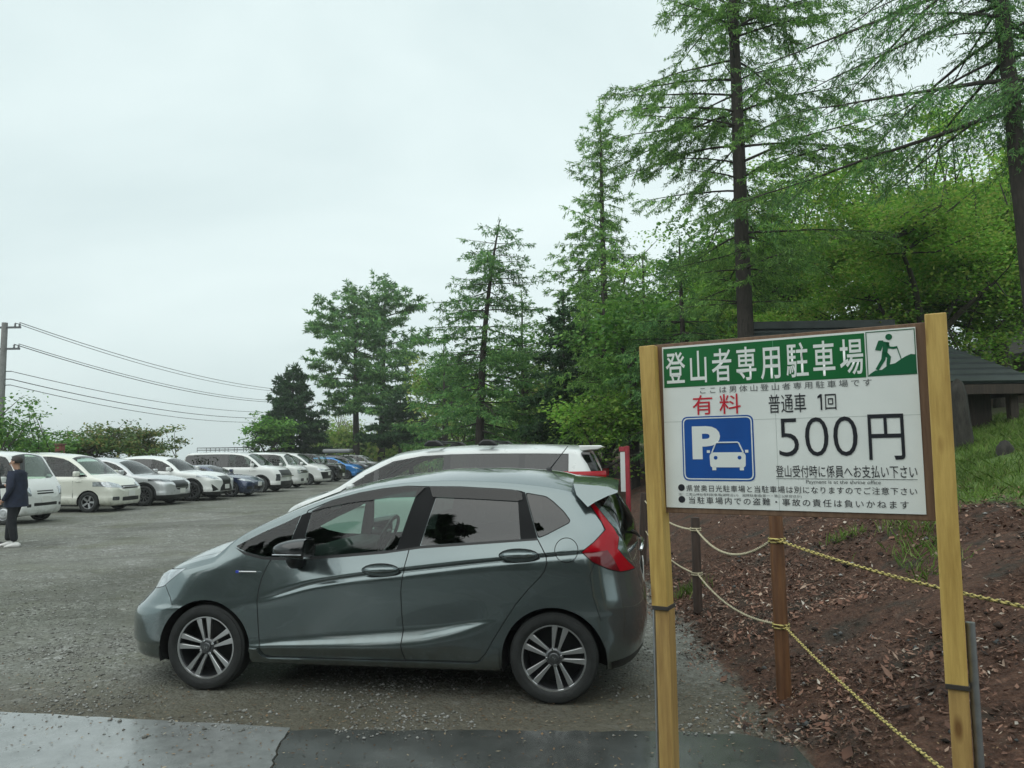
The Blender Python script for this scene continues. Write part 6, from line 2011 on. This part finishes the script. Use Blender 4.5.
# ------------------------------------------------------------------ narrow red notice post
SIGNRED = mat('red sign paint', (.30, .022, .035), .5, var=.25, scale=8)
t = thing('notice_post', 'narrow red notice post with a white notice behind the tail of the grey hatchback', 'sign', (1.64, 11.0, tz(1.64, 11)), R(-35))
MB().box(-.045, .045, -.025, .025, -.05, .55).build('post_base', DARKWOOD, t, bevel=.006)
MB().box(.0, .060, -.02, .02, .5505, 1.76).build('post', SIGNRED, t, bevel=.004)
MB().box(-.095, -.0005, -.02, .02, 1.68, 1.75).build('top_rail', SIGNRED, t, bevel=.004)
np_ = MB().box(-.078, -.001, -.012, .012, 1.10, 1.675).build('notice_panel', mat('notice white', (.60, .62, .61), .5), t)

# ------------------------------------------------------------------ roofed hut and house on the hill
ROOFM, nt_, b_ = new_mat('dark green roof sheet')
_n = noise_node(nt_, 3, 5, .6); _r = ramp_node(nt_, _n.outputs['Fac'], [(.3, (.010, .017, .017)), (.7, (.026, .038, .038))])
nt_.links.new(_r.outputs['Color'], b_.inputs['Base Color']); b_.inputs['Roughness'].default_value = .45
TIMBER = wood_mat('dark hut timber', (.022, .016, .012), (.060, .042, .030), .75)
hx, hy = 8.0, 17.2
hz = tz(7.5, hy)
hut = thing('hut', 'small hut with a dark green metal roof behind the payment sign', 'hut', (hx, hy, hz), R(-2))
zr, ze_ = 4.50 - hz, 2.98 - hz
V = [(-2.6, 0, zr), (.75, 0, zr), (-2.6, -2.6, ze_), (2.35, -2.6, ze_), (2.35, 2.6, ze_), (-2.6, 2.6, ze_)]
rf = MB()
def slab(q, th=.07):
    q = [Vector(p) for p in q]
    n = (q[1] - q[0]).cross(q[2] - q[0]).normalized()
    if n.z < 0: n = -n
    k = len(q)
    rf.add(q + [p - n * th for p in q], [tuple(range(k)), tuple(range(2 * k - 1, k - 1, -1))] + [(i, i + k, (i + 1) % k + k, (i + 1) % k) for i in range(k)])
slab([V[0], V[1], V[3], V[2]]); slab([V[0], V[1], V[4], V[5]]); slab([V[1], V[3], V[4]])
# raised seams of the sheet roof
for k in range(11):
    f = k / 11
    a = Vector(V[0]).lerp(Vector(V[2]), f); b = Vector(V[1]).lerp(Vector(V[3]), f)
    rf.box(min(a.x, b.x), max(a.x, b.x), a.y - .02, a.y + .02, a.z - .02, a.z + .03)
    a2 = Vector(V[1]).lerp(Vector(V[3]), f); b2 = Vector(V[1]).lerp(Vector(V[4]), f)
    rf.tube([a2 + Vector((0, 0, .02)), b2 + Vector((0, 0, .02))], .022, 4)
rf.build('roof', ROOFM, hut)
MB().box(-2.72, .80, -.14, .14, zr - .06, zr + .13).build('ridge_cap', ROOFM, hut, bevel=.02)
MB().box(-2.55, 2.30, -2.62, -2.55, ze_ - .26, ze_ - .075)  .box(2.26, 2.32, -2.54, 2.5, ze_ - .26, ze_ - .075).build('eaves_board', TIMBER, hut)
MB().box(-2.2, 1.9, -1.7, 1.9, -1.2, ze_ - .1).build('wall', TIMBER, hut)
for px_ in (-2.35, 2.0): MB().box(px_ - .08, px_ + .08, -2.3, -2.14, -1.5, ze_ - .08).build('post', TIMBER, hut, bevel=.01)

ho = thing('house', 'small brown house with a gabled roof up the hill at the right border', 'house', (19.3, 26.5, tz(19.3, 26.5)), R(18))
hb = -tz(19.3, 26.5)
MB().box(-2.2, 3.6, -2, 2, -2.5, hb + 4.9).build('wall', mat('brown house wall', (.16, .12, .095), .8, var=.2, scale=5), ho)
mb = MB()
mb.prism([(-2.9, hb + 4.6), (.7, hb + 6.3), (4.3, hb + 4.6), (4.3, hb + 4.78), (.7, hb + 6.5), (-2.9, hb + 4.78)], 'y', -2.9, 2.4)
mb.build('roof', mat('grey house roof', (.09, .085, .08), .6, var=.2, scale=4), ho)
wf = MB().box(-1.5, -.5, -2.06, -2.0, hb + 3.7, hb + 4.5).build('window', mat('pale window frame', (.5, .5, .48), .5), ho)
MB().box(-1.44, -1.03, -2.075, -2.062, hb + 3.76, hb + 4.44).box(-.97, -.56, -2.075, -2.062, hb + 3.76, hb + 4.44).build('pane', GL_PRIV, wf)

# weathered stumps on the grass
STUMP = wood_mat('weathered stump', (.014, .013, .011), (.052, .048, .040), .9, stretch=(7, 7, 2.2), scale=2.5, bump=.7)
def stump(label, x, y, h, r, seed, lean=0.0):
    g = np.random.default_rng(seed)
    z = tz(x, y)
    n, m_ = 18, 9
    ph = g.uniform(0, 6.28, 4)
    V, F = [], []
    for i in range(m_):
        u = i / (m_ - 1)
        rr = r * (1.22 - .45 * u if i < m_ - 1 else .02) * (1 if u < .85 else .75)
        for k in range(n):
            a = 2 * math.pi * k / n
            q = rr * (1 + .10 * math.sin(3 * a + ph[0]) + .07 * math.sin(5 * a + ph[1] + u * 2)) * (1 + .12 * (1 - u) ** 3 * math.cos(4 * a + ph[2]))
            V.append((x + lean * u * h + q * math.cos(a), y + q * math.sin(a), z - .12 + (h + .12) * min(1, u * 1.08) + (.03 * math.sin(2 * a + ph[3]) if i > m_ - 3 else 0)))
    for i in range(m_ - 1):
        for k in range(n): F.append((i * n + k, i * n + (k + 1) % n, (i + 1) * n + (k + 1) % n, (i + 1) * n + k))
    o = MB().add([(a - x, b - y, c - z) for a, b, c in V], F).build('tree_stump', STUMP, None, smooth=True)
    o.location = (x, y, z)
    return tag(o, label, 'tree stump')
stump('tall grey weathered stump just right of the right sign post, in front of the hut', 7.30, 12.2, 1.10, .135, 3, -.05)
stump('small cut stump in the bright grass at the right', 6.62, 10.15, .20, .11, 8)

# ------------------------------------------------------------------ utility poles and wires
CONC = mat('concrete pole', (.20, .20, .195), .85, var=.15, scale=6)
STEELD = mat('dark galvanised steel', (.10, .105, .11), .5, .5)
INS = mat('insulator', (.16, .16, .17), .3)
def utility_pole(label, x, y, zt):
    z0 = tz(x, y)
    t = thing('utility_pole', label, 'utility pole', (x, y, z0), 0, 'utility poles along the lot')
    h = zt - z0
    MB().tube([(0, 0, -.2), (0, 0, h)], [.20, .135], 14).build('pole', CONC, t, auto=40)
    for k, dz in enumerate((.25, 1.35)):
        a = MB().box(-.85, .85, -.06, .0, h - dz - .05, h - dz + .05).build('crossarm', STEELD, t)
        for xx in (-.78, .55, .78):
            MB().lathe([(.0, 0), (.045, .0), (.05, .05), (.03, .07), (.05, .10), (.045, .15), (.0, .17)], 10, Matrix.Translation((xx, -.03, h - dz + .05)) @ Matrix.Rotation(R(90), 4, 'X')).build('insulator', INS, a)
    for dz in (2.5, 2.9, 3.2):
        MB().tube([(0, 0, h - dz), (.45, 0, h - dz)], .025, 6).build('cable_bracket', STEELD, t)
    return Vector((x, y, zt))
pA = utility_pole('grey concrete utility pole at the left border of the photo', -25.9, 38.0, 8.55)
pB = utility_pole('distant utility pole hidden behind the dark spruce', -23.2, 84.0, 8.75)
CABLE = mat('cable', (.03, .032, .034), .6)
def wire(name, label, x0, dz0, x1, dz1, sag, r):
    a = pA + Vector((x0, -.03, dz0)); b = pB + Vector((x1, -.03, dz1))
    n = 36
    P = []
    for k in range(n + 1):
        t = k / n
        p = a.lerp(b, t); p.z -= sag * 4 * t * (1 - t); P.append(p)
    o = MB().tube(P, r, 5).build(name, CABLE, None)
    tag(o, label, 'cable', 'wires on the utility poles')
    return o
wire('power_line', 'uppermost power line strung from the top crossarm of the utility pole', .78, .0, .78, .0, .9, .020)
wire('power_line', 'second power line just under the uppermost one', .55, -.02, .55, -.15, 1.0, .018)
wire('power_line', 'upper wire of the close pair on the lower crossarm', .78, -1.10, .78, -1.05, 1.0, .018)
wire('power_line', 'lower wire of the close pair on the lower crossarm', .55, -1.12, .55, -1.20, 1.05, .022)
wire('telephone_cable', 'highest thin telephone cable below the power lines', .45, -2.5, .45, -2.2, .9, .018)
wire('telephone_cable', 'middle thin telephone cable below the power lines', .45, -2.9, .45, -2.7, 1.0, .022)
wire('telephone_cable', 'lowest thin telephone cable below the power lines', .45, -3.2, .45, -3.0, 1.1, .018)
# red-brown post behind the ivory minivan
t = thing('marker_post', 'short red-brown post seen over the roof of the ivory minivan', 'post', (-18.0, 30.0, tz(-18, 30)))
MB().box(-.13, .13, -.13, .13, -.1, 2.15).build('post', mat('red brown paint', (.20, .07, .05), .7, var=.2, scale=4), t, bevel=.02)
MB().box(-.16, .16, -.16, .16, 2.15, 2.22).build('post_cap', mat('red brown cap', (.13, .05, .04), .7), t, bevel=.015)

# ------------------------------------------------------------------ people
SKIN = mat('skin', (.46, .27, .19), .55)
HAIR = mat('dark hair', (.018, .014, .012), .6)
NAVYC = mat('navy cloth', (.014, .020, .042), .85, var=.35, scale=14, bump=.3, bscale=18)
BLACKC = mat('black cloth', (.010, .012, .016), .85, var=.35, scale=14, bump=.3, bscale=18)
SHOEW = mat('white shoe', (.68, .68, .66), .6)
SHOED = mat('dark shoe', (.03, .03, .032), .6)

def skinned(name, joints, edges, root_i=0, sub=2):
    me = bpy.data.meshes.new(name)
    me.from_pydata([j[:3] for j in joints], edges, [])
    o = bpy.data.objects.new(name, me); COL.objects.link(o)
    md = o.modifiers.new('skin', 'SKIN'); md.use_smooth_shade = True
    sk = me.skin_vertices[0].data
    for i, j in enumerate(joints):
        r = j[3]; sk[i].radius = r if hasattr(r, '__len__') else (r, r)
        sk[i].use_root = (i == root_i)
    s = o.modifiers.new('sub', 'SUBSURF'); s.levels = s.render_levels = sub
    dg = bpy.context.evaluated_depsgraph_get(); dg.update()
    m2 = bpy.data.meshes.new_from_object(o.evaluated_get(dg))
    bpy.data.objects.remove(o, do_unlink=True)
    m2.name = name
    m2.materials.clear()
    m2.polygons.foreach_set('use_smooth', [True] * len(m2.polygons))
    return m2

def person(label, loc, rz, coat, trousers, shoe, hands_together=False, cap=None):
    """faces local +X; about 1.70 m tall"""
    t = thing('person', label, 'person', loc, rz, 'people talking by the van')
    J, E_ = [], []
    def j(x, y, z, r, prev=None):
        J.append((x, y, z, r)); i = len(J) - 1
        if prev is not None: E_.append((prev, i))
        return i
    pel = j(0, 0, .92, (.155, .125))
    wa = j(.0, 0, 1.08, (.145, .115), pel); ch = j(-.01, 0, 1.28, (.165, .125), wa); nk = j(.0, 0, 1.45, .060, ch); hd0 = j(.03, 0, 1.53, .058, nk)
    hd = j(.045, 0, 1.60, (.083, .098), hd0); hd2 = j(.03, 0, 1.665, (.068, .082), hd)
    hands = []
    for s in (-1, 1):
        hp = j(0, s * .09, .86, .098, pel)
        st = .16 if s < 0 else -.06
        kn = j(st * .55 + .04, s * .10, .48, .085, hp); an = j(st, s * .10, .10, .068, kn)
        sh = j(-.01, s * .185, 1.385, .072, ch)
        if hands_together:
            el = j(.06, s * .25, 1.12, .055, sh); wr_ = j(.27, s * .10, 1.13, .038, el); hn = j(.33, s * .05, 1.15, (.030, .036), wr_)
        else:
            el = j(-.03, s * .26, 1.10, .055, sh); wr_ = j(.10, s * .24, .90, .038, el); hn = j(.15, s * .22, .85, (.028, .036), wr_)
        hands.append((wr_, hn, s))
    me = skinned('body', J, E_)
    for m in (coat, trousers, SKIN): me.materials.append(m)
    hp = [Vector(J[h[1]][:3]) for h in hands]
    for p in me.polygons:
        c = p.center
        i = 0
        if c.z < .80: i = 1
        if c.z > 1.465: i = 2
        if min((c - h).length for h in hp) < .075: i = 2
        p.material_index = i
    o = bpy.data.objects.new('body', me); link_obj(o, t)
    # fingers
    f = MB()
    for (w_, h_, s) in hands:
        a, b = Vector(J[w_][:3]), Vector(J[h_][:3])
        d = (b - a).normalized(); side = d.cross(Vector((0, 0, 1))).normalized(); up = side.cross(d)
        for k in range(4):
            o0 = b + up * (.024 - .016 * k) + d * .005
            l_ = (.070, .078, .072, .056)[k]
            f.tube([o0, o0 + d * l_ * .5 - side * s * .008, o0 + d * l_ * .85 - side * s * .030], [.0085, .008, .0055], 6)
        th = b + up * .026 - d * .02
        f.tube([th, th + up * .025 + d * .02, th + up * .030 + d * .05], [.010, .009, .006], 6)
    f.build('fingers', SKIN, t, smooth=True)
    # jacket hem, hood and hair shells
    jk = MB(); n = 20
    prof = [(1.40, .150, .205), (1.25, .160, .215), (1.05, .165, .200), (.90, .185, .215), (.76, .200, .225)]
    V, F = [], []
    for (z, rx, ry) in prof:
        for k in range(n):
            a = 2 * math.pi * k / n
            q = 1 + .03 * math.sin(5 * a + z * 9)
            V.append((-.005 + rx * q * math.cos(a), ry * q * math.sin(a), z))
    for i in range(len(prof) - 1):
        for k in range(n): F.append((i * n + k, i * n + (k + 1) % n, (i + 1) * n + (k + 1) % n, (i + 1) * n + k))
    jk.add(V, F).build('jacket', coat, t, smooth=True)
    hr = MB()
    V, F = [], []
    n, m_ = 18, 8
    for i in range(m_ + 1):
        ph = math.pi * .62 * i / m_
        for k in range(n):
            a = 2 * math.pi * k / n
            z = math.cos(ph); q = math.sin(ph)
            zz = 1.625 + .105 * z
            front = math.cos(a) > .35
            if front and ph > 1.15: zz = max(zz, 1.645)
            V.append((.02 + .112 * q * math.cos(a) - (.012 if front else 0), .096 * q * math.sin(a), zz))
    for i in range(m_):
        for k in range(n): F.append((i * n + k, i * n + (k + 1) % n, (i + 1) * n + (k + 1) % n, (i + 1) * n + k))
    hr.add(V, F).build('hair' if cap is None else 'cap', cap or HAIR, t, smooth=True)
    fc = MB()
    for s in (-1, 1):
        fc.lathe([(0, -.006), (.009, -.004), (.011, 0), (.009, .004), (0, .006)], 8, Matrix.Translation((.118, s * .033, 1.595)) @ Matrix.Rotation(R(90), 4, 'Z'))
    fc.build('eyes', BLACKC, t, smooth=True)
    MB().tube([(.122, 0, 1.595), (.142, 0, 1.565), (.128, 0, 1.555)], [.008, .014, .010], 8).build('nose', SKIN, t, smooth=True)
    MB().tube([(.118, -.024, 1.535), (.127, 0, 1.533), (.118, .024, 1.535)], [.004, .006, .004], 6).build('mouth', mat('lips', (.36, .13, .11), .5), t, smooth=True)
    for s in (-1, 1):
        MB().tube([(.025, s * .090, 1.575), (.02, s * .102, 1.60), (.025, s * .095, 1.625)], [.010, .014, .010], 6).build('ear', SKIN, t, smooth=True)
    for s in (-1, 1):
        st = .16 if s < 0 else -.06
        y = s * .10
        V = []; F = []
        sec = [(-.10, .035, .07), (-.06, .042, .095), (.0, .042, .10), (.07, .045, .07), (.13, .045, .052), (.175, .03, .03)]
        n = 10
        for (x, w_, h_) in sec:
            for k in range(n):
                a = 2 * math.pi * k / n
                V.append((st + x, y + w_ * math.cos(a), max(0.002, h_ * .5 + h_ * .55 * math.sin(a))))
        for i in range(len(sec) - 1):
            for k in range(n): F.append((i * n + k, i * n + (k + 1) % n, (i + 1) * n + (k + 1) % n, (i + 1) * n + k))
        F += [tuple(range(n)), tuple((len(sec) - 1) * n + k for k in range(n))]
        MB().add(V, F).build('shoe', shoe, t, smooth=True)
    return t
person('person in a navy jacket, dark trousers and white shoes standing before the cab-over van', (-9.50, 14.5, 0.0), R(186), NAVYC, BLACKC, SHOEW)
person('person in black clothes with hands joined, cut off by the left border', (-10.28, 14.9, 0.0), R(12), BLACKC, BLACKC, SHOED, hands_together=True)

# ------------------------------------------------------------------ the damp air of the cloud
HAZE = bpy.data.materials.new('haze')
HAZE.use_nodes = True
nth = HAZE.node_tree
nth.nodes.clear()
_o = nth.nodes.new('ShaderNodeOutputMaterial'); _v = nth.nodes.new('ShaderNodeVolumePrincipled')
_v.inputs['Color'].default_value = (.96, 1.0, .99, 1)
_v.inputs['Density'].default_value = .0009
_v.inputs['Anisotropy'].default_value = .2
nth.links.new(_v.outputs[0], _o.inputs['Volume'])
hz_ = MB().box(-760, 760, -60, 960, -18.0, 40.0).build('haze', HAZE, None)
tag(hz_, 'thin mist in the air over the whole lot', 'haze', kind='stuff')
make_hatchback()
make_people_carrier()
make_payment_sign()
